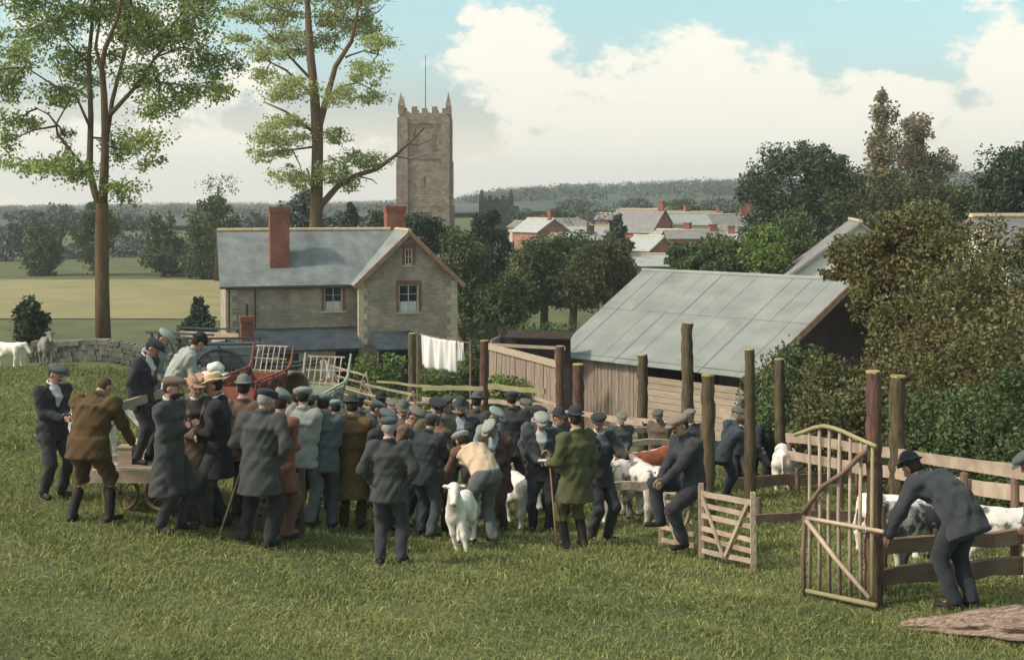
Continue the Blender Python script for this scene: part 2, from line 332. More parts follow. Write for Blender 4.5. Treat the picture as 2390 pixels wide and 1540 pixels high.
def big_trees():
    d = 46.0; base = GP(241, d); L = []
    tr = [P(241, 793, d), P(239, 700, d), P(237, 558, d), P(239, 475, d)]; tr[0] = base-Vector((0, 0, .2))
    L.append((tr, .30, .23))
    br = [([(239, 490), (223, 455), (209, 402), (212, 268), (207, 140), (215, 56), (223, -40)], .19, .05),
          ([(239, 490), (244, 400), (246, 335), (243, 223), (237, 156), (246, 112), (274, 45), (290, -40)], .22, .05),
          ([(247, 330), (254, 290), (262, 235), (290, 128), (304, 33), (310, -50)], .13, .04),
          ([(248, 290), (257, 268), (313, 207), (363, 134), (447, 33)], .13, .03),
          ([(211, 410), (207, 402), (168, 357), (134, 313), (131, 290), (156, 246)], .10, .025),
          ([(131, 290), (114, 268), (80, 250)], .05, .02), ([(240, 168), (223, 112), (235, 33), (228, -40)], .09, .03),
          ([(313, 207), (360, 190), (430, 200), (500, 190)], .06, .015), ([(211, 300), (180, 230), (110, 190), (50, 150)], .07, .02),
          ([(207, 150), (160, 100), (120, 50)], .05, .02), ([(363, 134), (430, 110), (500, 130)], .05, .015), ([(246, 340), (290, 350), (340, 330)], .05, .015),
          ([(209, 402), (170, 400), (110, 390)], .05, .015), ([(246, 430), (270, 430), (300, 436)], .04, .015)]
    for i, (p, a, b) in enumerate(br): L.append((smooth_px(p, d, i, .06), a*.85, b))
    cl = [(50, 128, 44, 34), (20, 200, 40, 40), (140, 50, 60, 40), (145, 214, 62, 26), (45, 285, 46, 28), (120, 388, 74, 26), (180, 410, 50, 26), (70, 395, 30, 16), (290, 440, 44, 26), (335, 330, 52, 38),
          (280, 340, 40, 40), (369, 246, 60, 30), (447, 216, 76, 28), (402, 84, 100, 48), (503, 145, 60, 36), (520, 212, 34, 22), (313, 84, 70, 45), (184, 140, 70, 36),
          (335, 168, 60, 34), (235, 33, 90, 34), (90, 80, 60, 34), (460, 30, 70, 40), (235, -70, 220, 70), (60, -20, 90, 60), (430, -60, 120, 60), (20, 330, 26, 40), (150, 320, 22, 20), (-50, 180, 60, 80)]
    r = random.Random(3); B = []
    for (x, y, rx, ry) in cl:
        B.append(pxb(x, y, rx, ry, d+r.uniform(-1.8, 1.8), rx/K*d*1.1))
    L += twigs(L, B, 1); B += sat(B, 3)
    plant('elm_tree', 'tall forked elm with airy green foliage standing in the field at left', 'tree', base, B, 46000, .115, leafmat('leaf_elm', (166, 180, 96), (122, 142, 74), .5, .55, .5), 11, L, clump=.7, shell=.1, nclump=30)
    d = 76.0; base = GP(738, d); L = []
    L.append(([base-Vector((0, 0, .2)), P(737, 700, d), P(738, 536, d), P(741, 335, d), P(734, 224, d), P(723, 112, d), P(718, 19, d), P(712, -60, d)], .52, .13))
    br = [([(744, 310), (746, 290), (764, 224), (783, 156), (820, 97), (831, 48), (842, -20)], .26, .07),
          ([(741, 500), (749, 480), (787, 436), (831, 410), (880, 395), (921, 365), (954, 335), (990, 300)], .24, .05),
          ([(728, 222), (723, 216), (667, 164), (623, 142)], .13, .04), ([(725, 185), (671, 127), (640, 90)], .10, .03), ([(735, 310), (723, 302), (667, 261), (615, 238)], .13, .04),
          ([(738, 345), (731, 343), (682, 350), (641, 354)], .10, .03), ([(768, 226), (772, 220), (801, 201), (835, 194), (868, 209)], .10, .03), ([(806, 135), (816, 130), (850, 119), (891, 130)], .08, .03),
          ([(682, 350), (700, 385), (708, 420)], .05, .02), ([(831, 410), (870, 420), (880, 430)], .05, .02), ([(921, 365), (960, 372), (1000, 360)], .05, .015), ([(954, 335), (975, 340), (1010, 325)], .04, .015), ([(965, 325), (970, 300), (985, 285)], .04, .012),
          ([(831, 50), (880, 30), (900, 10)], .06, .02)]
    for i, (p, a, b) in enumerate(br): L.append((smooth_px(p, d, 40+i, .06), a, b))
    crop = [(100, 80, 100, 50), (300, 120, 140, 50), (640, 100, 110, 50), (800, 170, 150, 70), (960, 270, 110, 40), (420, 240, 140, 60), (250, 330, 120, 50), (620, 250, 90, 50), (250, 470, 90, 40), (400, 560, 160, 60), (900, 440, 110, 60),
            (720, 600, 100, 60), (940, 610, 90, 40), (390, 770, 120, 40), (680, 860, 90, 40), (330, 880, 170, 50), (240, 970, 80, 34), (420, 1110, 130, 50), (680, 1080, 110, 60), (900, 1000, 130, 50), (760, 1140, 90, 40), (60, 240, 80, 34), (820, 20, 120, 50), (450, -40, 300, 60), (800, -60, 200, 60)]
    B = []
    for (x, y, rx, ry) in crop: B.append(pxb(525.8+x*.3725, y*.3725, rx*.3725, ry*.3725, d+r.uniform(-2.2, 2.2), rx*.3725/K*d))
    L += twigs(L, B, 2); B += sat(B, 5)
    plant('elm_tree', 'tall elm behind the cottage with a long low branch reaching towards the church tower', 'tree', base, B, 32000, .15, leafmat('leaf_elm_b', (184, 194, 114), (152, 158, 92), .5, .55, .5), 12, L, clump=.8, shell=.1, nclump=30)
big_trees()

# ------------------------------------------------------------------ cottage
M_stone = brickmat('rubble_stone', (184, 164, 138), (158, 140, 118), (148, 130, 110), 1.0, .25, .10, .012, rot=(R(90), 0, 0))
M_slate = brickmat('slate', (130, 134, 128), (121, 126, 121), (104, 109, 106), 1.0, .2, .13, .006, .6, .35)
M_slate_d = brickmat('slate_dark', (70, 80, 86), (58, 66, 72), (42, 48, 54), 1.0, .26, .17, .008, .6, .3)
M_slate_w = brickmat('slate_wing', (142, 145, 138), (132, 136, 130), (112, 117, 113), 1.0, .2, .13, .006, .6, .35, rot=(0, 0, R(90)))
M_brick = brickmat('red_brick', (158, 86, 64), (134, 70, 52), (140, 104, 86), 1.0, .22, .075, .01, rot=(R(90), 0, 0))
M_quoin = mat('dressed_stone', (196, 178, 146), var=.15, scale=3)
M_tile = mat('ridge_tile', (190, 168, 130), var=.15, scale=5)
M_glass = mat('window_glass', (36, 40, 46), rough=.15, spec=.6, var=.1, bump=0)
M_white = mat('white_paint', (205, 200, 190), var=.08, bump=.05)
M_curtain = mat('curtain', (214, 206, 196), var=.12, scale=12, stretch=(3, 1, .3), bump=.4, bscale=14)
M_barge = mat('barge_board', (152, 112, 90), var=.25, scale=4, bump=.3)
M_dark = mat('dark_interior', (32, 32, 34), var=.2, bump=0)  # shade inside openings put into the colour; also used for cattle eyes
M_iron = mat('cast_iron', (60, 60, 60), rough=.5, var=.2)

def sash(parent, x0, x1, z0, z1, y, cols=2, rows=3, curtain=True, surround=M_brick, fm=None):
    """recessed sash window facing -y: surround, frame, sill, panes, half curtain"""
    f = MB(); w = .06
    f.box(x0, x1, y-.02, y+.05, z0, z0+w); f.box(x0, x1, y-.02, y+.05, z1-w, z1); f.box(x0, x0+w, y-.02, y+.05, z0+w, z1-w); f.box(x1-w, x1, y-.02, y+.05, z0+w, z1-w)
    for i in range(1, cols): c = x0+(x1-x0)*i/cols; f.box(c-.02, c+.02, y-.02, y+.05, z0+w, z1-w)
    win = f.build('window', fm or M_white, parent)
    for i in range(cols):
        for j in range(rows):
            a0 = x0+w+(x1-x0-2*w)*i/cols+.02; a1 = x0+w+(x1-x0-2*w)*(i+1)/cols-.02; b0 = z0+w+(z1-z0-2*w)*j/rows+.012; b1 = z0+w+(z1-z0-2*w)*(j+1)/rows-.012
            MB().box(a0, a1, y+.012, y+.02, b0, b1).build('pane', M_glass, win)
            if curtain and j == 0: MB().box(a0+.01, a1-.01, y-.002, y+.006, b0, b1+.06).build('curtain', M_curtain, win)
    for j in range(1, rows): MB().box(x0+w, x1-w, y-.012, y+.03, z0+w+(z1-z0-2*w)*j/rows-.012, z0+w+(z1-z0-2*w)*j/rows+.012).build('glazing_bar', M_white, win)
    if surround:
        MB().box(x0-.13, x1+.13, y-.15, y-.02, z1+.004, z1+.2).build('lintel', surround, win)
        for s in (0, 1):
            a = x0-.13 if s == 0 else x1+.004
            MB().box(a, a+.126, y-.145, y-.02, z0, z1).build('jamb', surround, win)
    MB().box(x0-.16, x1+.16, y-.19, y-.01, z0-.09, z0-.003).build('sill', M_quoin if surround else M_stone, win)
    return win
def gable_roof_quad(mb, a, b, c, d_, th=.09):
    a, b, c, d_ = map(Vector, (a, b, c, d_)); n = (b-a).cross(d_-a).normalized()*th
    mb.hexa([a-n, b-n, c-n, d_-n, a, b, c, d_])
def house_main():
    th = R(16); A = Vector((-13.47, 58.5, .05))
    h = thing('stone_cottage', 'L-shaped stone cottage with grey slate roof and red brick chimneys', 'cottage', A, th)
    E, RZ, dep = 5.15, 7.45, 5.0
    Lw0, Lw1, pj = 6.14, 10.93, -1.0; Lm = (Lw0+Lw1)/2
    # walls with window openings are made of strips so the panes sit back in the masonry
    def wall_strip(name, x0, x1, z0, z1, y, holes, th_=.35):
        mb = MB(); xs = sorted({x0, x1, *[a for hh in holes for a in hh[:2]]}); zs = sorted({z0, z1, *[a for hh in holes for a in hh[2:]]})
        for i in range(len(xs)-1):
            for j in range(len(zs)-1):
                mx, mz = (xs[i]+xs[i+1])/2, (zs[j]+zs[j+1])/2
                if any(a < mx < b and c < mz < d for a, b, c, d in holes): continue
                mb.box(xs[i], xs[i+1], y, y+th_, zs[j], zs[j+1])
        return mb.build(name, M_stone, h)
    w1 = (4.62, 5.5, 3.72, 4.88); w2 = (8.06, 9.04, 3.66, 4.98); w3 = (8.36, 8.74, 5.92, 6.72)
    wall_strip('wall', 0, Lw0+.2, 0, E, 0, [w1])
    wall_strip('wall', Lw0, Lw1, 0, E, pj, [w2])
    # gable of the wing
    mb = MB(); s = (RZ-E)/((Lw1-Lw0)/2)
    def rk(x): return RZ-abs(x-Lm)*s
    for (a, b) in ((Lw0, w3[0]), (w3[1], Lw1)):
        za, zb = max(E, rk(a)), max(E, rk(b))
        mid = [a, b]
        mb.hexa([(a, pj, E), (b, pj, E), (b, pj+.35, E), (a, pj+.35, E), (a, pj, za), (b, pj, zb), (b, pj+.35, zb), (a, pj+.35, za)])
    mb.box(w3[0], w3[1], pj, pj+.35, E, w3[2])
    a, b = w3[0], w3[1]
    mb.add([(a, pj, w3[3]), (b, pj, w3[3]), (b, pj, rk(b)), (Lm, pj, RZ), (a, pj, rk(a)), (a, pj+.35, w3[3]), (b, pj+.35, w3[3]), (b, pj+.35, rk(b)), (Lm, pj+.35, RZ), (a, pj+.35, rk(a))],
           [(0, 1, 2, 3, 4), (9, 8, 7, 6, 5), (0, 5, 6, 1), (1, 6, 7, 2), (2, 7, 8, 3), (3, 8, 9, 4), (4, 9, 5, 0)])
    mb.build('gable', M_stone, h)
    # end and back walls
    g = MB(); g.box(0, .35, .352, dep, 0, E); g.add([(0, 0, E), (0, dep, E), (0, dep/2, RZ-.05), (.35, 0, E), (.35, dep, E), (.35, dep/2, RZ-.05)], [(0, 2, 1), (3, 4, 5), (0, 3, 5, 2), (1, 2, 5, 4), (0, 1, 4, 3)]); g.build('wall', M_stone, h)
    MB().box(Lw1-.35, Lw1, pj+.352, dep, 0, E).build('wall', M_stone, h)
    MB().box(.36, Lw1-.36, dep-.35, dep, 0, E).build('wall', M_stone, h)
    # roofs
    ov = .3; k = (RZ-E)/(dep/2)
    mr = MB(); gable_roof_quad(mr, (-.3, -ov, E-ov*k+.12), (Lm, -ov, E-ov*k+.12), (Lm, dep/2, RZ+.12), (-.3, dep/2, RZ+.12)); gable_roof_quad(mr, (Lm, dep+ov, E-ov*k+.12), (-.3, dep+ov, E-ov*k+.12), (-.3, dep/2, RZ+.12), (Lm, dep/2, RZ+.12)); mr.build('main_roof', M_slate, h)
    wr = MB(); x0, x1 = Lw0-ov, Lw1+ov; ze = E-ov*s+.13
    gable_roof_quad(wr, (x0, dep, ze), (x0, pj-.35, ze), (Lm, pj-.35, RZ+.13), (Lm, dep, RZ+.13)); gable_roof_quad(wr, (x1, pj-.35, ze), (x1, dep, ze), (Lm, dep, RZ+.13), (Lm, pj-.35, RZ+.13)); wr.build('wing_roof', M_slate_w, h)
    for (xa, xb) in ((x0, Lm), (x1, Lm)):
        bb = MB(); bb.beam((xa, pj-.38, ze-.1), (xb, pj-.38, RZ+.03), .06, .2, up=(0, 0, 1)); bb.build('barge_board', M_barge, h)
    for i in range(20):
        xa = -.3+i*.43
        if xa > Lm-.5: break
        MB().tube([(xa, dep/2, RZ+.13), (xa+.42, dep/2, RZ+.13)], .1, 8).build('ridge_tile', M_tile, h)
    for i in range(8):
        ya = pj-.35+i*.45; MB().tube([(Lm, ya, RZ+.14), (Lm, ya+.44, RZ+.14)], .1, 8).build('ridge_tile', M_tile, h)
    MB().tube([(-.3, -.36, E-.22), (Lw0-.3, -.36, E-.24)], .055, 6).build('gutter', M_iron, h)
    MB().tube([(.14, -.1, E-.2), (.14, -.1, .2)], .045, 6).build('downpipe', M_iron, h)
    MB().tube([(1.35, -.08, E-.2), (1.35, -.08, 2.9)], .04, 6).build('downpipe', M_iron, h)
    # quoins
    for j in range(17):
        z = .05+j*.3; lw = .5 if j % 2 else .3
        MB().box(-.025, lw, -.025, .3, z, z+.285).build('quoin', M_quoin, h)
        MB().box(Lw0-.025, Lw0+lw*.8, pj-.025, pj+.3, z, z+.285).build('quoin', M_quoin, h)
        MB().box(Lw1-lw, Lw1+.025, pj-.025, pj+.3, z, z+.285).build('quoin', M_quoin, h)
    # windows
    sash(h, *w1[:2], w1[2], w1[3], .12, 2, 3); sash(h, *w2[:2], w2[2], w2[3], pj+.12, 2, 3); sash(h, *w3[:2], w3[2], w3[3], pj+.1, 2, 2, False)
    # chimneys
    def stack(x0, x1, y0, y1, z0, z1, pots=0):
        c = MB(); c.box(x0, x1, y0, y1, z0, z1-.3); c.box(x0-.03, x1+.03, y0-.03, y1+.03, z1-.3, z1-.16); c.box(x0-.06, x1+.06, y0-.06, y1+.06, z1-.16, z1)
        return c.build('chimney', M_brick, h)
    stack(2.1, 3.02, .55, 1.35, 5.2, 8.72); stack(8.12, 9.1, 2.6, 3.4, 6.2, 8.75)
    MB().box(2.0, 3.12, .44, .55, 5.42, 5.56).build('flashing', M_slate_d, h)
    # lean-to along the front
    lt = MB(); gable_roof_quad(lt, (1.0, -2.0, 2.12), (6.1, -2.0, 2.12), (6.1, -.004, 2.95), (1.0, -.004, 2.95), .08); ltr = lt.build('lean_to_roof', M_slate_d, h)
    lw = MB(); lw.box(1.1, 2.3, -1.85, -1.6, 0, 2.1); lw.box(3.2, 4.9, -1.85, -1.6, 0, 2.1); lw.box(2.3, 3.2, -1.85, -1.6, 1.95, 2.1); lw.box(1.1, 1.35, -1.598, -.004, 0, 2.1); lw.build('lean_to_wall', M_stone, h)
    MB().box(2.34, 3.16, -1.78, -1.7, 0, 1.93).build('door', mat('plank_door', (58, 60, 58), var=.2), h)
    MB().box(4.92, 6.0, -1.5, -1.45, .0, 1.9).build('opening_shade_panel', M_dark, h)  # near-black panel carrying the shade inside the open bay
    c = MB(); c.box(.55, 1.1, -2.3, -1.75, 0, 3.5); c.box(.5, 1.15, -2.35, -1.7, 3.5, 3.75); c.build('chimney', M_brick, h)
    MB().tube([(.82, -2.02, 3.74), (.82, -2.02, 4.3)], .07, 8).build('chimney_pipe', M_iron, h)
    # porch roof on the wing
    pr = MB(); gable_roof_quad(pr, (6.75, pj-1.3, 2.05), (8.75, pj-1.3, 2.05), (8.75, pj-.004, 2.75), (6.75, pj-.004, 2.75), .08); pr.build('porch_roof', M_slate_d, h)
    MB().box(6.8, 8.7, pj-.95, pj-.9, 0, 1.95).build('porch_shade_panel', M_dark, h)  # near-black panel under the porch roof, its shade put into the colour
    for x in (6.85, 8.65): MB().box(x-.05, x+.05, pj-1.2, pj-1.1, 0, 2.0).build('porch_post', M_barge, h)
house_main()

# ------------------------------------------------------------------ corrugated iron shed
M_zinc = mat('corrugated_iron', (152, 154, 142), rough=.95, var=.1, scale=1.0, col2=(132, 136, 126), bump=.15, spec=.08, detail=9, objvar=.025)
M_board = mat('weathered_board', (168, 148, 124), col2=(122, 106, 90), scale=3, stretch=(6, 6, .6), bump=.5, bscale=14)
M_plank = mat('pale_plank', (184, 164, 136), col2=(154, 136, 112), scale=3, stretch=(.6, 6, 6), bump=.4, bscale=14)
M_dark_board = mat('dark_board', (62, 48, 44), var=.25, scale=3)  # dark brown boards; on inner walls the tone carries the interior's shade
def shed():
    x0, d0 = 7.66, 40.0; gzv = .75
    h = thing('cattle_shed', 'low timber shed with pale corrugated iron roof beside the pens', 'shed', (x0, d0, gzv), math.atan2(.692, -.722))
    E, RZ, W = 3.5-gzv, 6.2-gzv, 6.07; Ln = 7.94
    def rp(u, s, top):  # roof point, u along length 0..1, s up the slope 0..1
        xe = -.35+u*(Ln+.75); xr = -.35+u*(Ln+1.45); x = xe+(xr-xe)*s; y = .35-(W+.35)*s; z = E-.12+(RZ-E+.12)*s
        return Vector((x, y, z+top))
    n = 12; rs = random.Random(4)
    for i in range(n):
        for (sa, sb, lift) in ((0, .55, .0), (.53, 1.0, .022)):
            V = []; F = []; m = 28; l2 = lift+rs.uniform(0, .012)
            for j in range(m+1):
                u = (i+j/m*1.02)/n; a = .018*math.sin(j*math.pi*2*7/m)
                V += [rp(u, sa, l2+a), rp(u, sb, l2+a)]
            F = [(2*j, 2*j+2, 2*j+3, 2*j+1) for j in range(m)]
            mb = MB().add(V, F); o = mb.build('roof_sheet', M_zinc, h, smooth=True)
    # far slope
    fs = MB(); gable_roof_quad(fs, (Ln+.4, -2*W-.35, E-.12), (-.35, -2*W-.35, E-.12), (-.35, -W, RZ), (Ln+1.1, -W, RZ), .04); fs.build('far_roof_slope', M_zinc, h)
    rc = MB(); rc.tube([(-.36, -W, RZ+.03), (Ln+1.12, -W, RZ+.03)], .09, 8); rc.build('ridge_cap', M_zinc, h)
    for i in range(22):                      # upright boards
        a = 4.4+i*.161; z1 = E-.06-rs.uniform(0, .04)
        MB().box(a, a+.15+rs.uniform(-.01, .006), -.02+rs.uniform(0, .03), .06+rs.uniform(-.012, .012), -.1, z1).build('board', M_board, h)
    for j in range(11):                      # level planks
        z = -.1+j*.215; MB().box(.1, 4.36+rs.uniform(-.03, .03), .0, .05+rs.uniform(-.012, .02), z, z+.2).build('plank', M_plank, h)
    for x in (.0, 4.38, 7.9): MB().box(x-.07, x+.07, -.16, -.021, -.2, E-.02).build('post', M_board, h)
    MB().box(4.3, 8.0, -.05, .1, -.1, .02).build('sill_beam', M_plank, h)
    MB().beam((-.1, .0, E-.03), (Ln+.2, .0, E-.03), .1, .12).build('wall_plate', M_dark_board, h)
    for (ya, za, yb, zb) in ((.38, E-.2, -W, RZ-.1), (-2*W-.38, E-.2, -W, RZ-.1)):
        MB().beam((-.38, ya, za), (-.38, yb, zb), .05, .24).build('barge_board', M_barge, h)
    MB().box(Ln-.1, Ln, -2*W, -.17, 0, E).build('end_wall', M_dark_board, h)
    MB().box(.0, Ln, -2*W-.05, -2*W+.02, 0, E).build('back_wall', M_dark_board, h)
    MB().add([(Ln-.06, -.1, E), (Ln-.06, -2*W+.1, E), (Ln-.06, -W, RZ-.1)], [(0, 1, 2)]).build('end_gable', M_dark_board, h)
    MB().box(1.2, 1.28, -2*W+.05, -.15, 0, E-.1).build('partition', M_dark_board, h)  # inner wall close behind the open gable, coloured dark to hold its shade
    MB().add([(1.2, -.2, E-.1), (1.2, -2*W+.2, E-.1), (1.2, -W, RZ-.2)], [(0, 1, 2)]).build('partition_gable', M_dark_board, h)
    MB().box(-.05, .05, -W*1.15, -W*.85, E-.3, E-.1).build('tie_beam', M_dark_board, h)
shed()

# ------------------------------------------------------------------ church towers
M_tower = brickmat('church_stone', (148, 128, 104), (124, 108, 88), (104, 92, 76), 1.0, .9, .42, .02, rot=(R(90), 0, 0))
M_louvre = mat('louvre', (112, 100, 84), var=.2)
def tower(label, x, d, w, ytop, pin, rz, base_z, tall):
    M_tower = MATS['church_stone'] if tall else brickmat('chapel_stone', (112, 102, 88), (94, 86, 74), (78, 72, 64), 1.0, .9, .42, .02, rot=(R(90), 0, 0))
    c = P(x, ytop, d); zt = c.z-base_z
    t = thing('church_tower', label, 'church tower', (c.x, d, base_z), rz)
    a = w/2; mb = MB(); stages = [(0, .34, 1.04), (.34, .68, 1.02), (.68, 1.0, 1.0)]
    for (s0, s1, k) in stages: mb.box(-a*k, a*k, -a*k, a*k, zt*s0, zt*s1)
    mb.build('shaft', M_tower, t)
    for s in (.34, .68, .93): MB().box(-a*1.06, a*1.06, -a*1.06, a*1.06, zt*s-.16, zt*s+.16).build('string_course', M_tower, t)
    bw = w*.085
    for sx in (-1, 1):
        for sy in (-1, 1):
            for ax in (0, 1):
                b = MB()
                for (s0, s1, pr) in ((0, .34, .085), (.34, .66, .06), (.66, .97, .04)):
                    q = a*1.0+w*pr
                    if ax == 0: b.box(*sorted((sx*a*.98, sx*(a-2*bw))), *sorted((sy*a*.99, sy*q)), zt*s0, zt*s1)
                    else: b.box(*sorted((sx*a*.99, sx*q)), *sorted((sy*a*.98, sy*(a-2*bw))), zt*s0, zt*s1)
                b.build('buttress', M_tower, t)
            p = MB(); r = w*.052; zb = zt-.2; x0, y0 = sx*(a-r*.6), sy*(a-r*.6)
            p.box(x0-r, x0+r, y0-r, y0+r, zb, zb+pin*.38)
            tip = (x0, y0, zb+pin*1.05); rr = r*1.15; zz = zb+pin*.38
            p.add([(x0-rr, y0-rr, zz), (x0+rr, y0-rr, zz), (x0+rr, y0+rr, zz), (x0-rr, y0+rr, zz), tip], [(0, 1, 4), (1, 2, 4), (2, 3, 4), (3, 0, 4), (3, 2, 1, 0)]); p.build('pinnacle', M_tower, t)
    n = 5
    for side in range(4):
        for i in range(n):
            u = -a+w*(i+.5)/n; m = MB(); hw = w/n*.28
            q = [(u-hw, u+hw, -a, -a+.45), (u-hw, u+hw, a-.45, a), (-a, -a+.45, u-hw, u+hw), (a-.45, a, u-hw, u+hw)][side]
            m.box(*q, zt, zt+pin*.22+(.25 if i % 2 else 0)); m.build('merlon', M_tower, t)
    if tall:
        for (ux, z0, z1, ww) in ((-a*.36, .72, .86, .6), (a*.36, .72, .86, .6), (0, .46, .55, .35), (0, .22, .3, .35)):
            for sy in (-1, 1):
                y = sy*(a*1.02); wn = MB(); zm = zt*z1; k = 1.02
                wn.add([(ux-ww/2, y, zt*z0), (ux+ww/2, y, zt*z0), (ux+ww/2, y, zm-ww*.5), (ux, y, zm), (ux-ww/2, y, zm-ww*.5)] + [(ux-ww/2, y-sy*.1, zt*z0), (ux+ww/2, y-sy*.1, zt*z0), (ux+ww/2, y-sy*.1, zm-ww*.5), (ux, y-sy*.1, zm), (ux-ww/2, y-sy*.1, zm-ww*.5)],
                       [(0, 1, 2, 3, 4), (9, 8, 7, 6, 5), (0, 5, 6, 1), (1, 6, 7, 2), (2, 7, 8, 3), (3, 8, 9, 4), (4, 9, 5, 0)])
                wn.build('belfry_window' if ww > .5 else 'slit_window', M_louvre, t)
        MB().tube([(0, 0, zt), (0, 0, zt+9.6)], [.09, .05], 6).build('flagpole', M_iron, t)
    MB().box(-a*.98, a*.98, -a*.98, a*.98, zt-.6, zt-.3).build('lead_roof', M_slate_d, t)
    return t
tower('tall square church tower with battlements and corner pinnacles behind the cottage', 993, 200, 8.0, 268, 3.4, R(2), 1.0, True)
tower('small church tower with two pinnacles half hidden behind the dark yew', 1159, 206, 5.2, 466, 1.9, R(-1), 1.0, False)

# ------------------------------------------------------------------ town houses and other buildings
def house(name, label, x, d, ye, yr, L, W, rz, wall, roof, cat='house', chim=(), wins=(), base=None, group='houses of the town beyond the trees'):
    """ridge along local x, front faces -y; eave and ridge heights from the photo rows ye, yr"""
    c = P(x, ye, d); r = P(x, yr, d); b = base if base is not None else G(c.x, d)-.3
    b = min(b, c.z-2.2)
    t = thing(name, label, cat, (c.x, d, b), rz, group); E = c.z-b; RZ = r.z-b
    w = MB(); w.box(-L/2, L/2, -W/2, W/2, 0, E)
    for s in (-1, 1): w.add([(s*L/2, -W/2, E), (s*L/2, W/2, E), (s*L/2, 0, RZ-.05), (s*(L/2-.3), -W/2, E), (s*(L/2-.3), W/2, E), (s*(L/2-.3), 0, RZ-.05)], [(0, 1, 2), (3, 5, 4), (0, 2, 5, 3), (1, 4, 5, 2)])
    w.build('wall', wall, t); k = (RZ-E)/(W/2); o = .25
    for sy in (-1, 1):
        m = MB(); q = [(-L/2-o, sy*(W/2+o), E-o*k+.1), (L/2+o, sy*(W/2+o), E-o*k+.1), (L/2+o, 0, RZ+.1), (-L/2-o, 0, RZ+.1)]
        if sy > 0: q = [q[1], q[0], q[3], q[2]]
        gable_roof_quad(m, *q, .1); m.build('roof', roof, t)
    MB().tube([(-L/2-o, 0, RZ+.12), (L/2+o, 0, RZ+.12)], .11, 6).build('ridge', M_tile, t)
    for (cx_, cy_, hh) in chim: MB().box(cx_-.35, cx_+.35, cy_-.3, cy_+.3, RZ-1.2, RZ+hh).box(cx_-.42, cx_+.42, cy_-.37, cy_+.37, RZ+hh, RZ+hh+.15).build('chimney', M_brick, t)
    for (face, u, z0, ww, hh) in wins:
        m = MB(); f = MB()
        if face == 'f':
            m.box(u-ww/2, u+ww/2, -W/2-.03, -W/2-.01, z0, z0+hh); f.box(u-ww/2-.08, u+ww/2+.08, -W/2-.02, -W/2+.02, z0-.08, z0+hh+.08); q = MB().box(u-.03, u+.03, -W/2-.05, -W/2-.032, z0, z0+hh)
        else:
            s = -1 if face == 'l' else 1; X = s*(L/2)
            m.box(*sorted((X+s*.01, X+s*.03)), u-ww/2, u+ww/2, z0, z0+hh); f.box(*sorted((X-.02, X+s*.02)), u-ww/2-.08, u+ww/2+.08, z0-.08, z0+hh+.08); q = MB().box(*sorted((X+s*.032, X+s*.05)), u-.03, u+.03, z0, z0+hh)
        wn = f.build('window', M_white, t); m.build('pane', M_glass, wn); q.build('glazing_bar', M_white, wn)
    return t
M_pink = brickmat('pink_brick', (176, 122, 98), (156, 104, 82), (150, 120, 100), 1.0, .22, .08, .01, rot=(R(90), 0, 0))
M_orange = brickmat('orange_brick', (186, 108, 76), (164, 92, 64), (150, 110, 90), 1.0, .22, .08, .01, rot=(R(90), 0, 0))
M_cream = mat('cream_render', (206, 190, 162), var=.1, scale=1)
M_paleslate = mat('pale_slate', (158, 160, 150), var=.12, scale=2, rough=.6)
M_graytile = mat('grey_tile', (126, 122, 114), var=.15, scale=2)
M_limewash = mat('limewash', (206, 200, 186), var=.1, scale=.8)
house('town_house', 'pink brick house with pale roof nearest the small church tower', 1262, 150, 540, 512, 5.5, 4.6, R(-58), M_pink, M_paleslate, chim=[(2.2, 0, .9)], wins=[('r', 0, 1.0, .8, 1.2), ('f', -1, 1.0, .8, 1.1)])
house('town_house', 'long low roof showing between the bare tree branches', 1385, 165, 548, 528, 7.5, 5, R(12), M_pink, M_paleslate, chim=[(3, 0, .8)], wins=[('f', 1, 1, .8, 1), ('f', -2, 1, .8, 1)])
house('town_house', 'large house with grey roof and tall orange brick gable', 1496, 160, 540, 490, 6.8, 6, R(-38), M_orange, M_graytile, chim=[(3.1, 0, 1.0)], wins=[('r', -1, 1, .8, 1.2), ('r', 1, 1, .8, 1.2), ('f', 0, 1, .8, 1.2)])
house('town_house', 'cream house with pale hipped-looking roof right of the orange gable', 1600, 162, 524, 500, 5.2, 4.6, R(14), M_cream, M_paleslate, wins=[('f', -1.4, 1.2, .7, 1), ('f', 0, 1.2, .7, 1), ('f', 1.4, 1.2, .7, 1)])
house('town_house', 'grey-roofed row house with a dormer at the right end of the town', 1690, 168, 530, 502, 6.5, 5, R(8), M_graytile, M_graytile, chim=[(2.6, 0, .8)], wins=[('f', -1.8, 1.2, .8, 1), ('f', 0, 1.2, .8, 1), ('f', 1.8, 1.2, .8, 1)])
house('town_house', 'half hidden house with brick chimney among the trees right of the town', 1762, 172, 528, 504, 5, 5, R(-12), M_pink, M_graytile, chim=[(-1, 0, 1.4)], wins=[('f', -1, 1.2, .8, 1), ('f', 1, 1.2, .8, 1)])
house('town_house', 'small white-roofed house with brown gable below the orange brick gable', 1515, 120, 582, 553, 4.4, 3.2, R(-60), M_orange, M_paleslate, wins=[('r', 0, 1.2, .6, .8)])
house('town_house', 'low slate-roofed outbuilding showing above the shed ridge', 1530, 100, 618, 596, 3.6, 3.4, R(6), M_pink, M_paleslate)
house('town_house', 'brown stone terrace behind the small white-roofed house', 1620, 130, 556, 540, 6, 4, R(4), M_pink, M_graytile, chim=[(2, 0, .6)], wins=[('f', -1.5, 1, .7, .9), ('f', 1.5, 1, .7, .9)])
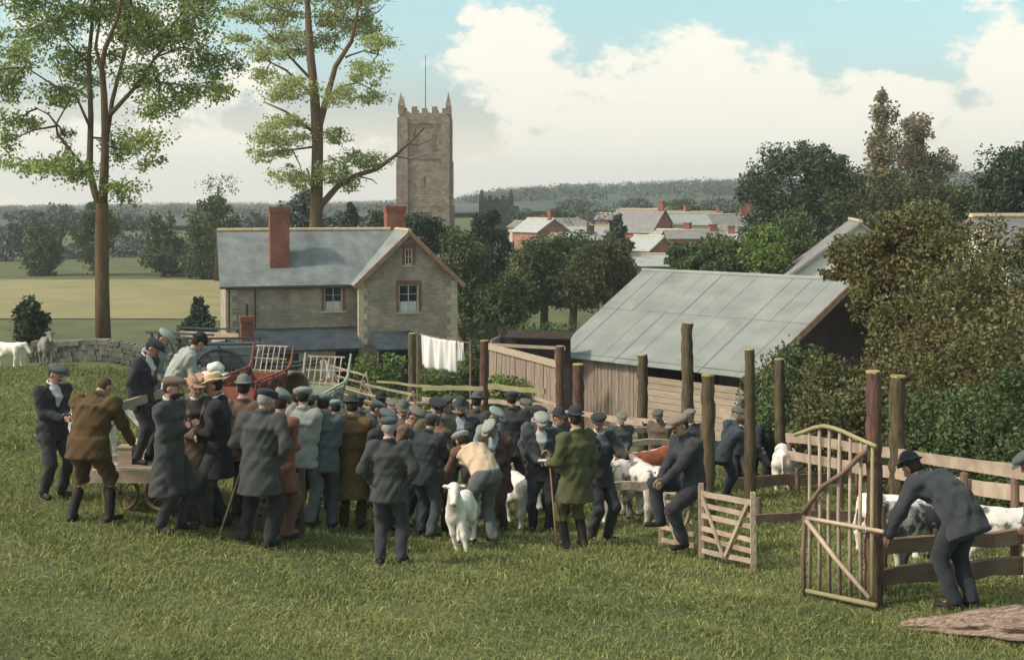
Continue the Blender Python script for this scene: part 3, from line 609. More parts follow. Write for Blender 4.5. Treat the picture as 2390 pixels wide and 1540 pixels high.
for i, (x, d, ye, yr, L_, rz, wm, rm, lab) in enumerate([
    (1322, 185, 524, 512, 6, 10, M_cream, M_graytile, 'cream house left of the bare tree on the hillside'), (1440, 200, 512, 499, 6, -20, M_pink, M_graytile, 'brown house behind the large grey roof'),
    (1340, 140, 560, 546, 5, 20, M_cream, M_paleslate, 'pale low house between the pink house and the orchard'), (1570, 190, 506, 494, 6, 25, M_pink, M_paleslate, 'house peeping over the cream house'),
    (1648, 195, 508, 496, 5, -30, M_cream, M_graytile, 'cream gable above the grey row house'), (1735, 150, 545, 530, 6, 10, M_cream, M_graytile, 'cream cottage before the row house at the right of the town'),
    (1665, 140, 560, 546, 5, -14, M_pink, M_paleslate, 'small pink house below the grey row house'), (1575, 145, 552, 538, 4.5, -40, M_cream, M_paleslate, 'cream gable between terrace and orange gable'),
    (1800, 190, 512, 499, 6, 12, M_pink, M_graytile, 'house at the top right of the town below the wood'), (1240, 175, 530, 518, 5, -25, M_cream, M_graytile, 'cream house just right of the small church tower')]):
    house('town_house', lab, x, d, ye, yr, L_, 4.6, R(rz), wm, rm, chim=[(L_/2-.5, 0, .8)], wins=[('f', -1.2, 1, .8, 1), ('f', 1.2, 1, .8, 1), ('r', 0, 1, .8, 1), ('l', 0, 1, .8, 1)])
house('barn', 'limewashed barn gable rising behind the corrugated shed', 1995, 60, 648, 520, 8, 6.9, R(78), M_limewash, M_graytile, 'barn', group=None)
house('outbuilding', 'pale outbuilding at the right edge half hidden by the bushes', 2392, 42, 565, 512, 4, 3, R(20), M_limewash, M_graytile, 'outbuilding', wins=[('f', -.5, 1.4, .6, .8)], group=None)

# ------------------------------------------------------------------ trees and bushes
def veg():
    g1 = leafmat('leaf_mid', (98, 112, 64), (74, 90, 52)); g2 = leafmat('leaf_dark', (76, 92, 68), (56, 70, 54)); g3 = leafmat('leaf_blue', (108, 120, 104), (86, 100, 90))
    g4 = leafmat('leaf_olive', (94, 100, 56), (70, 74, 44)); g5 = leafmat('leaf_hedge', (98, 108, 60), (108, 88, 54), .5); g6 = leafmat('leaf_brown', (156, 138, 110), (124, 118, 84)); g7 = leafmat('leaf_bright', (118, 138, 62), (92, 112, 52))
    def to_ground(B):          # foliage goes on down to the earth
        out = list(B)
        for (cx, cy, cz, rx, ry, rz) in B:
            g = G(cx, cy); z = cz-rz*.7
            while z > g+.15: out.append((cx, cy, z, rx*.95, ry*.95, min(rz, rx)*.8)); z -= min(rz, rx)*.9
        return out
    def tree(name, label, x, d, blobs, n, size, m, seed, r0=.25, cat='tree', group=None, **kw):
        base = GP(x, d); B = [pxb(a, b, rx, ry, d+dd) for (a, b, rx, ry, dd) in blobs]
        if cat == 'shrub': B = to_ground(B)
        top = Vector((sum(b[0] for b in B)/len(B), sum(b[1] for b in B)/len(B), max(b[2] for b in B)))
        return plant(name, label, cat, base, B, n, size, m, seed, None, (r0, top), group, **kw)
    # row beyond the stubble field
    tree('round_tree', 'small rounded tree farthest left beyond the stubble field', 100, 136, [(100, 575, 42, 62, 0), (95, 610, 44, 36, 0)], 5000, .32, g1, 21)
    tree('round_tree', 'tall rounded tree behind the trunk of the left elm', 222, 136, [(222, 560, 52, 78, 0), (225, 510, 38, 40, 0)], 6000, .32, g1, 22)
    tree('pointed_tree', 'pointed green tree between the left elm and the cottage', 380, 134, [(380, 590, 48, 56, 0), (380, 530, 30, 40, 0), (425, 600, 36, 40, 2)], 6000, .32, g1, 23)
    tree('round_tree', 'broad green tree touching the left end of the cottage roof', 495, 130, [(490, 540, 56, 70, 0), (470, 600, 48, 56, 0), (530, 560, 40, 60, 2), (500, 480, 40, 26, 0)], 9000, .32, g1, 24)
    tree('bare_tree', 'thin twiggy tree top above the broad green tree', 515, 138, [(512, 435, 48, 30, 0), (505, 480, 30, 30, 0)], 500, .22, g3, 25, .3)
    for i, (x, y, rx, ry) in enumerate([(20, 590, 50, 70), (160, 610, 40, 45), (310, 610, 50, 40), (60, 520, 60, 30), (140, 520, 50, 40), (320, 545, 60, 50), (610, 530, 50, 40)]):
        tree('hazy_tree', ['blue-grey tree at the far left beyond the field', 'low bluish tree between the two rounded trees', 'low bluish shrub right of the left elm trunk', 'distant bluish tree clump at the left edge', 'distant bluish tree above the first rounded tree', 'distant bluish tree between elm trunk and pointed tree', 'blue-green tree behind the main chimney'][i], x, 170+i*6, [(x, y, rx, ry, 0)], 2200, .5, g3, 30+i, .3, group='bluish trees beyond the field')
    tree('dark_shrub', 'dark evergreen shrub at the left edge before the field', 72, 44, [(72, 755, 40, 50, 0), (70, 720, 26, 28, 0)], 6000, .12, g2, 41, .1, 'shrub')
    tree('conifer', 'small dark conical evergreen left of the cottage', 462, 55, [(462, 770, 38, 34, 0), (462, 735, 26, 30, 0), (462, 708, 13, 18, 0)], 6000, .14, g2, 42, .12, 'conifer')
    tree('conifer', 'dark blue-green conifer top behind the main chimney and elm', 705, 92, [(705, 490, 42, 34, 0), (700, 520, 55, 36, 0), (715, 460, 22, 18, 0)], 5000, .22, g3, 43, .3, 'conifer')
    tree('conifer', 'slim pointed conifer above the cottage ridge', 817, 96, [(817, 515, 20, 24, 0), (817, 490, 11, 18, 0)], 1800, .2, g2, 44, .2, 'conifer')
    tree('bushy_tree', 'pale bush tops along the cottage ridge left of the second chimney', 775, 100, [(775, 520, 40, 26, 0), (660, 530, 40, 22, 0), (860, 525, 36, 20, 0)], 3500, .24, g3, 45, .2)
    tree('cedar_tree', 'dark spreading tree between second chimney and church tower base', 985, 84, [(900, 510, 36, 26, 0), (985, 525, 50, 34, 0), (1025, 560, 44, 40, 0), (940, 520, 40, 30, 2)], 7000, .2, g2, 46, .3)
    tree('yew_tree', 'big dark yew standing in front of the small church tower', 1145, 78, [(1145, 530, 42, 40, 0), (1140, 580, 62, 60, 0), (1130, 660, 74, 70, -1), (1150, 720, 60, 50, 0)], 16000, .17, g2, 47, .4)
    tree('leafy_tree', 'mid green tree directly right of the cottage gable', 1075, 72, [(1075, 600, 56, 56, 0), (1060, 560, 36, 30, 1), (1100, 690, 50, 60, 0), (1095, 750, 46, 30, 0)], 9000, .16, g1, 48, .3)
    tree('apple_tree', 'broad green orchard tree right of the dark yew', 1270, 74, [(1260, 610, 66, 56, 0), (1240, 670, 60, 50, -1), (1310, 665, 66, 50, 0), (1290, 590, 50, 44, 1), (1225, 720, 36, 24, 0)], 14000, .16, g1, 49, .28)
    tree('apple_tree', 'olive-green orchard tree left of the shed ridge', 1410, 72, [(1400, 610, 74, 56, 0), (1370, 665, 72, 50, -1), (1450, 640, 50, 60, 0), (1440, 590, 44, 40, 1)], 14000, .16, g4, 50, .28)
    tree('leafy_tree', 'round green tree filling the gap between the two orchard trees', 1335, 86, [(1335, 600, 70, 60, 0), (1320, 660, 80, 50, 0), (1370, 680, 70, 46, 0)], 11000, .18, g1, 56, .3)
    tree('leafy_tree', 'dense low tree under the yew beside the cottage', 1185, 68, [(1185, 690, 46, 56, 0), (1170, 740, 60, 30, 0)], 8000, .15, g1, 57, .2)
    tree('conifer', 'small dark conical conifer in front of the orange brick gable', 1440, 100, [(1440, 560, 30, 26, 0), (1440, 530, 22, 22, 0), (1440, 508, 11, 14, 0)], 3000, .2, g2, 51, .2, 'conifer')
    tree('bare_tree', 'bare branching tree standing among the town roofs', 1368, 140, [(1368, 480, 60, 36, 0), (1340, 500, 40, 26, 0), (1410, 500, 36, 26, 0)], 700, .22, g3, 52, .25)
    for i, (x, y, rx, ry, d) in enumerate([(1600, 600, 46, 34, 62), (1690, 590, 60, 44, 64), (1780, 585, 60, 56, 62), (1850, 570, 60, 70, 66)]):
        tree('hedge_tree', ['first bushy tree behind the shed ridge', 'second bushy tree behind the shed ridge', 'third bushy tree behind the shed ridge', 'fourth and tallest bushy tree behind the shed ridge'][i], x, d, [(x, y, rx, ry, 0), (x+20, y+20, rx*.9, ry*.7, -1)], 7000, .15, [g1, g1, g7, g1][i], 60+i, .18, group='bushy trees behind the shed ridge')
    tree('tall_tree', 'tall blue-green tree rising left of the brown-leaved trees', 1860, 84, [(1850, 430, 100, 90, 0), (1775, 450, 60, 70, 0), (2010, 450, 80, 80, 0), (1930, 390, 60, 50, 0), (1800, 540, 80, 60, 0), (1930, 480, 90, 90, 0), (1880, 560, 110, 80, 0), (1890, 360, 50, 36, 0), (1830, 380, 34, 30, 0), (1990, 560, 80, 90, 0)], 34000, .2, leafmat('leaf_bluegreen', (88, 102, 72), (66, 80, 58)), 70, .45)
    tree('poplar_tree', 'tall narrow tree with brownish top against the sky at right', 2060, 76, [(2062, 270, 34, 44, 0), (2058, 340, 40, 50, 0), (2060, 420, 44, 60, 0), (2055, 225, 16, 20, 0)], 6500, .17, g6, 71, .3, shell=.3)
    tree('poplar_tree', 'brown-leaved bushy tree right of the tall narrow tree', 2140, 78, [(2140, 300, 46, 40, 0), (2130, 360, 56, 50, 0), (2190, 390, 50, 40, 0)], 6000, .17, g6, 72, .3, shell=.3)
    tree('broad_tree', 'broad olive tree below the brown-leaved trees', 2120, 70, [(2050, 480, 100, 80, 0), (2180, 470, 110, 80, 0), (2120, 540, 140, 80, 0), (2260, 500, 80, 70, 0)], 20000, .17, g4, 73, .4)
    tree('dark_tree', 'dark dense tree at the upper right edge', 2340, 56, [(2340, 400, 62, 66, 0), (2370, 450, 70, 80, 0), (2320, 480, 60, 60, 0), (2420, 400, 60, 80, 0)], 12000, .14, g2, 74, .35)
    for i, (x, y, rx, ry, d) in enumerate([(1300, 500, 40, 16, 210), (1400, 505, 36, 18, 215), (1480, 478, 40, 14, 240), (1590, 480, 46, 16, 235), (1680, 478, 50, 18, 230), (1760, 480, 50, 22, 220), (1215, 500, 26, 18, 200), (1340, 478, 40, 12, 260)]):
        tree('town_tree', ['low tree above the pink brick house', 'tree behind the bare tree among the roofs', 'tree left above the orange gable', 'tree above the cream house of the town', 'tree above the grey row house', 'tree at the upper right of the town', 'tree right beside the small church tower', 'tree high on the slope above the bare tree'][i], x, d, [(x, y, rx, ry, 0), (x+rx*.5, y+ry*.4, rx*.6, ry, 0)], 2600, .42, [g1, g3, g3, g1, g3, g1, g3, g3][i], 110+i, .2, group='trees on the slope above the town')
    # laurel and ivy hedge on the right, running along the pens
    def bush(label, blobs, n, size, m, seed, name='laurel_bush', fill=True):
        x, d = blobs[0][0], blobs[0][4]; base = GP(x, d)
        B = [pxb(a, b, rx, ry, dd, min(rx/K*dd, 1.3)) for (a, b, rx, ry, dd) in blobs]
        B = to_ground(B) if fill else B
        V, F = leaves(B, n, size, seed, .3, .72, 60); t = thing(name, label, 'bush', base, 0, 'bushes of the right-hand hedge')
        obj('foliage', mesh_np('foliage', V-np.array(base), F), m, t)
        st = MB(); random.seed(seed)
        for b in B[:1]: c = Vector(b[:3]); bb = Vector((c.x+random.uniform(-.3, .3), c.y+.2, G(c.x, c.y+.2)-.1)); st.tube([bb, bb.lerp(c, .5)+Vector((.1, 0, 0)), c], [.07, .05, .02], 6, .05)
        st.build('stem', M_bark, t, off=base, smooth=True)
    bush('low bush covering the lower right corner of the shed roof', [(1790, 930, 70, 80, 33), (1850, 900, 80, 90, 31), (1890, 858, 44, 50, 31), (1830, 990, 90, 60, 30), (1770, 990, 60, 60, 33)], 28000, .085, g1, 81)
    bush('bush under the dark open gable of the shed', [(1950, 905, 80, 70, 28), (2060, 870, 50, 90, 27), (1930, 980, 90, 70, 26), (2020, 970, 90, 80, 25), (2080, 930, 70, 110, 25)], 36000, .075, g5, 82)
    bush('tall ivy-like bush with hanging shoots right of the shed gable', [(2080, 690, 90, 90, 27), (2060, 610, 110, 70, 28), (2150, 560, 110, 80, 27), (1985, 590, 50, 40, 29), (2110, 780, 80, 100, 26), (1950, 640, 40, 14, 29), (2130, 860, 70, 90, 25)], 36000, .08, g5, 83, fill=False)
    bush('great laurel bush filling the right edge of the view', [(2230, 620, 110, 110, 24), (2300, 700, 100, 130, 22), (2200, 740, 110, 110, 23), (2340, 580, 70, 80, 24), (2260, 860, 120, 120, 20), (2160, 880, 100, 110, 22), (2370, 820, 90, 150, 19)], 60000, .068, g5, 84)
    bush('lower right part of the hedge behind the rails', [(2180, 990, 100, 80, 19.5), (2280, 1000, 100, 90, 18), (2370, 980, 90, 120, 17), (2110, 1010, 70, 70, 21), (2400, 1070, 80, 70, 16)], 38000, .055, g1, 85)
    # garden greenery behind the pens
    def shrub(label, x, d, blobs, n, m, seed, size=.1): tree('garden_shrub', label, x, d, [(a, b, rx, ry, 0) for a, b, rx, ry in blobs], n, size, m, seed, .05, 'shrub', 'garden shrubs before the cottage')
    shrub('bright garden shrub under the wing of the cottage', 870, 46, [(850, 850, 40, 26), (910, 850, 44, 30), (880, 880, 50, 22)], 5000, g7, 91)
    shrub('garden shrub below the hanging sheet', 1030, 44, [(1020, 868, 50, 22), (1080, 870, 40, 24), (990, 890, 40, 20)], 5000, g7, 92)
    shrub('dark garden shrub between sheet and boarded fence', 1105, 43, [(1105, 840, 26, 44), (1100, 880, 30, 26)], 3500, g1, 93)
    shrub('green weeds along the foot of the boarded fence', 1210, 38, [(1170, 890, 50, 20), (1240, 905, 50, 26), (1290, 915, 30, 34)], 5000, g7, 94)
    shrub('low hedge between cottage and orchard', 1200, 62, [(1130, 775, 60, 20), (1220, 770, 60, 20), (1300, 768, 60, 20)], 5000, g1, 95, .14)
    # distant wood on the hills
    r = np.random.default_rng(99); B = []
    for i in range(1700):
        d = 420*(1600/420)**r.random(); x = r.uniform(-100, 2500); X = (x-CX)/K*d
        s = 1.5+2.0*r.random(); B.append((X, d, float(gz(X, d))+1.2+s*.35, s*1.5, s*1.5, s*.8))
    V, F = leaves(B, 120000, .8, 98, .5, .5, 12)
    tag(obj('far_woodland', mesh_np('far_woodland', V, F), leafmat('leaf_far', (90, 100, 80), (74, 86, 70), .2, .15, .02)), 'woods covering the distant hills', 'woodland', kind='stuff')
veg()

# ------------------------------------------------------------------ organic figures: signed-distance shapes turned into one continuous skin
def nets(F, xs, ys, zs):
    S = F < 0; sh = tuple(n-1 for n in F.shape)
    def cn(A, o): return A[o[0]:o[0]+sh[0], o[1]:o[1]+sh[1], o[2]:o[2]+sh[2]]
    offs = [(i, j, k) for i in (0, 1) for j in (0, 1) for k in (0, 1)]
    c = sum(cn(S, o).astype(np.int8) for o in offs); act = (c > 0) & (c < 8)
    I, J, Kk = np.nonzero(act); idx = -np.ones(sh, np.int64); idx[act] = np.arange(len(I))
    acc = np.zeros((len(I), 3)); cnt = np.zeros(len(I))
    for a in offs:
        for ax in range(3):
            if a[ax]: continue
            b = list(a); b[ax] = 1
            fa = F[I+a[0], J+a[1], Kk+a[2]]; fb = F[I+b[0], J+b[1], Kk+b[2]]; m = (fa < 0) != (fb < 0)
            t = np.where(m, fa/np.where(m, fa-fb, 1), 0)
            pa = np.stack([xs[I+a[0]], ys[J+a[1]], zs[Kk+a[2]]], 1); pb = np.stack([xs[I+b[0]], ys[J+b[1]], zs[Kk+b[2]]], 1)
            acc += (pa+(pb-pa)*t[:, None])*m[:, None]; cnt += m
    V = acc/cnt[:, None]; Q = []
    for ax in range(3):
        n = [slice(1, -1)]*3; lo = list(n); hi = list(n); lo[ax] = slice(0, -1); hi[ax] = slice(1, None)
        ch = S[tuple(lo)] != S[tuple(hi)]; i, j, k = np.nonzero(ch); p = [i, j, k]; o = [q for q in range(3) if q != ax]
        p = [p[q]+(1 if q != ax else 0) for q in range(3)]
        ins = S[p[0], p[1], p[2]]
        def cell(u, v):
            q = [p[0], p[1], p[2]]; q[o[0]] = q[o[0]]-u; q[o[1]] = q[o[1]]-v; return idx[q[0], q[1], q[2]]
        quad = np.stack([cell(1, 1), cell(0, 1), cell(0, 0), cell(1, 0)], 1)
        flip = ins if ax != 1 else ~ins
        quad[~flip] = quad[~flip][:, ::-1]; Q.append(quad)
    return V, np.concatenate(Q)
def rc(P_, a, b, r0, r1):
    a = np.asarray(a, np.float32); b = np.asarray(b, np.float32); ba = b-a; q = P_-a
    h = np.clip(q@ba/max(float(ba@ba), 1e-9), 0, 1); return np.linalg.norm(q-h[:, None]*ba, axis=1)-(r0+(r1-r0)*h)
def ec(P_, a, b, side, r0, r1, ro=.05):
    a = np.asarray(a, np.float32); b = np.asarray(b, np.float32); ba = b-a; L_ = float(np.linalg.norm(ba)); ax = ba/L_
    side = np.asarray(side, np.float32); side = side-ax*(side@ax); side /= np.linalg.norm(side); y = np.cross(ax, side)
    q = P_-a; t = q@ax; h = np.clip(t/L_, 0, 1); o = t-h*L_
    rx = r0[0]+(r1[0]-r0[0])*h; ry = r0[1]+(r1[1]-r0[1])*h
    k = np.sqrt((q@side/rx)**2+(q@y/ry)**2+(o/ro)**2); return (k-1)*np.minimum(rx, ry)
def el(P_, c, r, Rm=None):
    q = P_-np.asarray(c, np.float32)
    if Rm is not None: q = q@Rm
    r = np.asarray(r, np.float32); k = np.linalg.norm(q/r, axis=1); return (k-1)*float(r.min())
def smin(a, b, k): h = np.clip(.5+.5*(b-a)/k, 0, 1); return b+(a-b)*h-k*h*(1-h)
def smins(l, k):
    d = l[0]
    for e in l[1:]: d = smin(d, e, k)
    return d
def axis(lo, hi, h, fine=None):
    out = [lo]
    while out[-1] < hi:
        s = h
        if fine is not None and fine[0]-fine[1] < out[-1] < fine[0]+fine[1]: s = fine[2]
        out.append(out[-1]+s)
    return np.array(out)
def sdf_mesh(fn, lo, hi, h, fine=None):
    ax = [axis(lo[i], hi[i], h, None if fine is None else (fine[0][i], fine[1], fine[2])) for i in range(3)]
    A, B, C = np.meshgrid(*ax, indexing='ij'); Q = np.stack([A, B, C], -1).reshape(-1, 3).astype(np.float32)
    F = fn(Q).reshape(A.shape); F[0] = F[-1] = 1; F[:, 0] = F[:, -1] = 1; F[:, :, 0] = F[:, :, -1] = 1
    F = np.where(np.abs(F) < 1e-6, 1e-6, F)
    return nets(F, *ax)
def rotm(yaw=0, pitch=0, roll=0):    # figure frame: front is -Y; pitch > 0 looks down
    return np.array(Matrix.Rotation(yaw, 3, 'Z') @ Matrix.Rotation(pitch, 3, 'X') @ Matrix.Rotation(roll, 3, 'Y'))
def ik(a, t, l1, l2, hint):
    a = np.array(a, float); t = np.array(t, float); v = t-a; D = np.linalg.norm(v); D2 = min(D, (l1+l2)*.995); v = v/max(D, 1e-6); t = a+v*D2
    x = (l1*l1-l2*l2+D2*D2)/(2*D2); y = math.sqrt(max(l1*l1-x*x, 0)); hint = np.array(hint, float); hint = hint-v*(hint@v); hint /= max(np.linalg.norm(hint), 1e-6)
    return a+v*x+hint*y, t
def cloth(c, v=.13):
    m = mat('cloth_%d_%d_%d' % c, c, rough=.95, var=v, scale=5, bump=.5, bscale=70, spec=.03, detail=9)
    p = m.node_tree.nodes['Principled BSDF']; p.inputs['Sheen Weight'].default_value = .08; p.inputs['Sheen Roughness'].default_value = .6; return m
M_skin = mat('skin', (176, 132, 108), rough=.6, var=.1, scale=14, bump=.1)
M_boot = mat('boot_leather', (44, 38, 34), rough=.6, var=.2)
M_hair = {k: mat('hair_'+k, c, rough=.9, var=.25, scale=30, bump=.6, bscale=80) for k, c in dict(dark=(48, 40, 34), brown=(84, 62, 44), grey=(150, 146, 138)).items()}
HAND = {'down': (.05, -.03, -.53), 'front': (-.14, -.27, -.33), 'pocket': (.02, -.10, -.43), 'back': (-.13, .16, -.38), 'stick': (.04, -.24, -.34), 'fold': (-.22, -.22, -.20),
        'fwd': (-.06, -.46, -.18), 'reach': (-.02, -.42, -.34), 'thigh': (-.06, -.30, -.42)}
NPERSON = [0]
def person(label, x, d, face, top, coat, legs, hat=('cap', (70, 72, 72)), style='jacket', lean=0, roll=0, head=(0, 12), arms=('down', 'down'), feet=None, pelvis=None, z=None, open_=None, hair='dark', build=1.1, beard=None, group=None, H=None, collar=None, sleeve=None, legz=None, h=None, band=None, twist=0):
    """one clothed figure; face: degrees, 0 looks to the camera, 90 to the right, 180 away. top: photo row of the crown of the hat"""
    NPERSON[0] += 1; sd = NPERSON[0]; r = np.random.default_rng(sd*13+5)
    X = (x-CX)/K*d; z0 = G(X, d) if z is None else z
    tall = .92+.54*math.cos(R(lean)*.8)+.26*math.cos(R(lean)*.6)+.07
    if pelvis is not None: tall += pelvis[2]-.92
    s = H if H else float(np.clip((CAMZ-(top-HY)/K*d-z0)/tall, .86, 1.08))
    if style == 'child': s *= 1
    me = thing('person', label, 'person', (X, d, z0), R(face), group); me.scale = (s, s, s)
    th = R(lean); ro = R(roll)
    Pv = np.array(pelvis if pelvis is not None else (0, 0, .92), float)
    def sp(t, a): v = np.array((math.sin(ro)*math.cos(a), -math.sin(a), math.cos(a)*math.cos(ro))); return v*t
    W_ = Pv+sp(.20, th*.55); C_ = W_+sp(.20, th*.95); N_ = C_+sp(.15, th*1.1)
    Rt = rotm(R(twist), 0, 0) @ rotm(0, th, ro)
    side = Rt @ np.array((1, 0, 0)); fw = Rt @ np.array((0, -1, 0)); up = Rt @ np.array((0, 0, 1))
    sh = {q: C_+side*q*.175*build+up*.085 for q in (-1, 1)}
    Rh = rotm(R(head[0]), R(head[1])+th*.55, 0); hc = N_+up*.05+Rh @ np.array((0, -.025, .115))
    hips = {q: Pv+np.array((q*.092, 0, -.03)) for q in (-1, 1)}
    fs = feet or ((-.11, .02, 0), (.12, -.04, 0)); ank = {}; kn = {}; toe = {}
    for q, f in zip((-1, 1), fs):
        a = np.array((f[0], f[1], f[2]+.085)); kn[q], ank[q] = ik(hips[q], a, .44, .43, (q*.15, -1, .1)); ang = q*.25
        toe[q] = ank[q]+np.array((math.sin(ang)*.16, -math.cos(ang)*.17, -.055))
    elb = {}; hnd = {}
    for q, a in zip((-1, 1), arms):
        if isinstance(a, str): o = HAND[a]; tg = sh[q]+(side*q*o[0]+(-fw)*o[1]+up*o[2] if lean < 40 or a in ('pocket', 'back') else np.array((q*o[0], o[1], o[2])))
        else: tg = np.array(a, float)
        hint = side*q*(.9 if a in ('pocket', 'fold', 'back') else .35)-fw*(.9 if a != 'back' else -.3)-up*.3
        elb[q], hnd[q] = ik(sh[q], tg, .29, .26, hint)
    ph = r.uniform(0, 6, 6)
    def folds(Q, amp):
        return amp*(.8*(1-2*np.abs(np.sin(Q[:, 2]*19+Q[:, 0]*23+Q[:, 1]*11+ph[4]+1.5*np.sin(Q[:, 0]*9+ph[5]))))*np.clip(np.sin(Q[:, 2]*7+ph[2])+.3, 0, 1)+np.sin(Q[:, 2]*23+Q[:, 0]*17+ph[0])*np.sin(Q[:, 0]*21-Q[:, 1]*19+ph[1])+.6*np.sin(Q[:, 2]*47+Q[:, 1]*38+ph[2])*np.sin(Q[:, 0]*43+ph[3]))
    b = build
    def torso(Q, g):
        return smins([ec(Q, Pv+np.array((0, 0, -.02)), W_, side, (.158*b+g, .112*b+g), (.148*b+g, .108*b+g)), ec(Q, W_, C_, side, (.148*b+g, .108*b+g), (.172*b+g, .12*b+g)), ec(Q, C_, C_+up*.08, side, (.172*b+g, .12*b+g), (.13*b+g, .075+g)), rc(Q, C_+up*.06, N_+up*.02, .085+g, .058+g*.5)], .06)
    def arm(Q, q, g): return smins([rc(Q, sh[q]-side*q*.03, sh[q], .068+g, .066+g), rc(Q, sh[q], elb[q], .06+g, .047+g), rc(Q, elb[q], hnd[q], .046+g, .036+g*.8)], .035)
    def leg(Q, q, g): return smins([rc(Q, hips[q], kn[q], .083*b+g, .056+g), rc(Q, kn[q], ank[q], .056+g, .043+g)], .03)
    hand_dir = {q: (hnd[q]-elb[q])/max(np.linalg.norm(hnd[q]-elb[q]), 1e-6) for q in (-1, 1)}
    lo = np.minimum.reduce([Pv, C_, hc, *ank.values(), *toe.values(), *hnd.values(), *elb.values(), *kn.values()])-.26; hi = np.maximum.reduce([Pv, C_, hc, *ank.values(), *toe.values(), *hnd.values(), *elb.values(), *kn.values()])+.26
    hh = h or (.022 if d < 17.5 else .027)
    # --- the body: head, neck, trunk, limbs and hands in one skin
    def headf(Q):
        q = (Q-hc)@Rh
        sk = smins([el(q, (0, .012, .02), (.074, .093, .098)), el(q, (0, -.018, -.045), (.056, .066, .072)), el(q, (0, -.05, -.088), (.03, .03, .024))], .03)
        sk = smin(sk, rc(q, (0, -.088, .01), (0, -.112, -.032), .009, .017), .014)
        for e in (-1, 1): sk = smin(sk, el(q, (e*.078, .012, -.01), (.012, .022, .034)), .01); sk = smin(sk, el(q, (e*.03, -.082, .022), (.024, .014, .009)), .012); sk = np.maximum(sk, -el(q, (e*.031, -.094, .002), (.017, .012, .010)))
        sk = smin(sk, el(q, (0, -.083, -.055), (.026, .015, .008)), .01)
        return sk
    def bodyf(Q):
        l = [torso(Q, -.025), rc(Q, N_-up*.03, hc-Rh @ np.array((0, -.02, .06)), .052, .05), headf(Q)]
        for q in (-1, 1): l += [arm(Q, q, -.016), leg(Q, q, -.02), ec(Q, hnd[q], hnd[q]+hand_dir[q]*.075, np.cross(hand_dir[q], side)+.01, (.036, .018), (.038, .016), .02), rc(Q, ank[q], toe[q], .024, .018)]
        return smins(l, .02)
    V, F = sdf_mesh(bodyf, lo, hi, hh*1.35, (hc, .15, .0135 if d < 18 else .018))
    Vl = [V]; Fl = [F]; n = len(V)
    for q in (-1, 1):          # fingers, rooted in the palm
        hd = hand_dir[q]; wide = np.cross(hd, side); wide = wide/max(np.linalg.norm(wide), 1e-6); pal = np.cross(hd, wide)*q
        if pal@(-fw) > 0: pal = -pal
        for k, (o, ln) in enumerate(((-.027, .062), (-.009, .075), (.009, .07), (.027, .055), (.04, .05))):
            base = hnd[q]+hd*(.07 if k < 4 else .015)+wide*o; dr = hd if k < 4 else (hd*.6+wide*.8)
            curl = .5 if k < 4 else .3; p1 = base+dr*ln*.5+pal*ln*.18*curl; p2 = p1+(dr*(1-curl*.5)+pal*curl)*ln*.5
            mb = MB().tube([base-dr*.015, base, p1, p2], [.009, .0095, .0085, .006], 6); Vl.append(np.array(mb.v))
            fq = [f for f in mb.f if len(f) == 4]; Fl.append(np.array(fq)+n); n += len(mb.v)
    obj('body', mesh_np('body', np.concatenate(Vl), np.concatenate(Fl), True), M_skin, me)
    # --- clothes
    hem = {'jacket': .76, 'long': .42, 'frock': .60, 'waistcoat': .90, 'child': .78}[style]; vest = style == 'waistcoat'
    sit = pelvis is not None and max(f[2] for f in fs) > .1; bent = lean > 45 and not sit and not vest
    def coatf(Q):
        l = [torso(Q, .018)]
        if not vest: l += [arm(Q, -1, .02), arm(Q, 1, .02)]
        f = smins(l, .045)
        if bent:
            dn = (Pv-W_)/np.linalg.norm(Pv-W_); dn = dn*.45+np.array((0, .0, -.5)); f = smin(f, ec(Q, W_, Pv+dn*.24, side, (.165*b, .125*b), (.20*b, .16*b), .015), .05)
        elif not sit and not vest or (vest and lean < 45):
            z1 = max(hem, .3); fl = .02+(.92-hem)*.09
            f = smin(f, ec(Q, Pv+np.array((0, .0, .08)), np.array((Pv[0], Pv[1]+.01, z1)), side, (.165*b, .122*b), (.172*b+fl, .13*b+fl), .015), .05)
        f = f+folds(Q, .0095)
        if not vest:                                        # rolled collar
            q = (Q-(N_+up*.012))@Rt; tor = np.sqrt((np.sqrt((q[:, 0]/1.0)**2+(q[:, 1]*.95)**2)-.072)**2+(q[:, 2]-q[:, 1]*.35)**2)-.017; f = smin(f, tor, .012)
        if open_:                                           # open front showing shirt and waistcoat
            q = (Q-C_)@Rt; wdt = .018+np.clip((q[:, 2]+.10), 0, .3)*.30; cut = np.maximum(np.abs(q[:, 0])-wdt, np.maximum(q[:, 1]+.035, -(q[:, 2]+.12))); f = np.maximum(f, -cut)
        return f
    V, F = sdf_mesh(coatf, lo, hi, hh); ct = obj({'long': 'overcoat', 'waistcoat': 'waistcoat'}.get(style, 'jacket'), mesh_np('coat', V, F, True), cloth(coat), me)
    if vest:
        for q in (-1, 1):
            V, F = sdf_mesh(lambda Q: arm(Q, q, .008)+folds(Q, .006), lo, hi, hh); obj('sleeve', mesh_np('sleeve', V, F, True), cloth(sleeve or (120, 96, 80)), me)
    if open_:
        def shf(Q): q = (Q-C_)@Rt; return np.maximum(torso(Q, .008), np.maximum(np.abs(q[:, 0])-.10, q[:, 1]+.0))
        V, F = sdf_mesh(shf, C_-.24, C_+.26, .018); obj('shirt_front', mesh_np('shirt', V, F, True), cloth(open_), me)
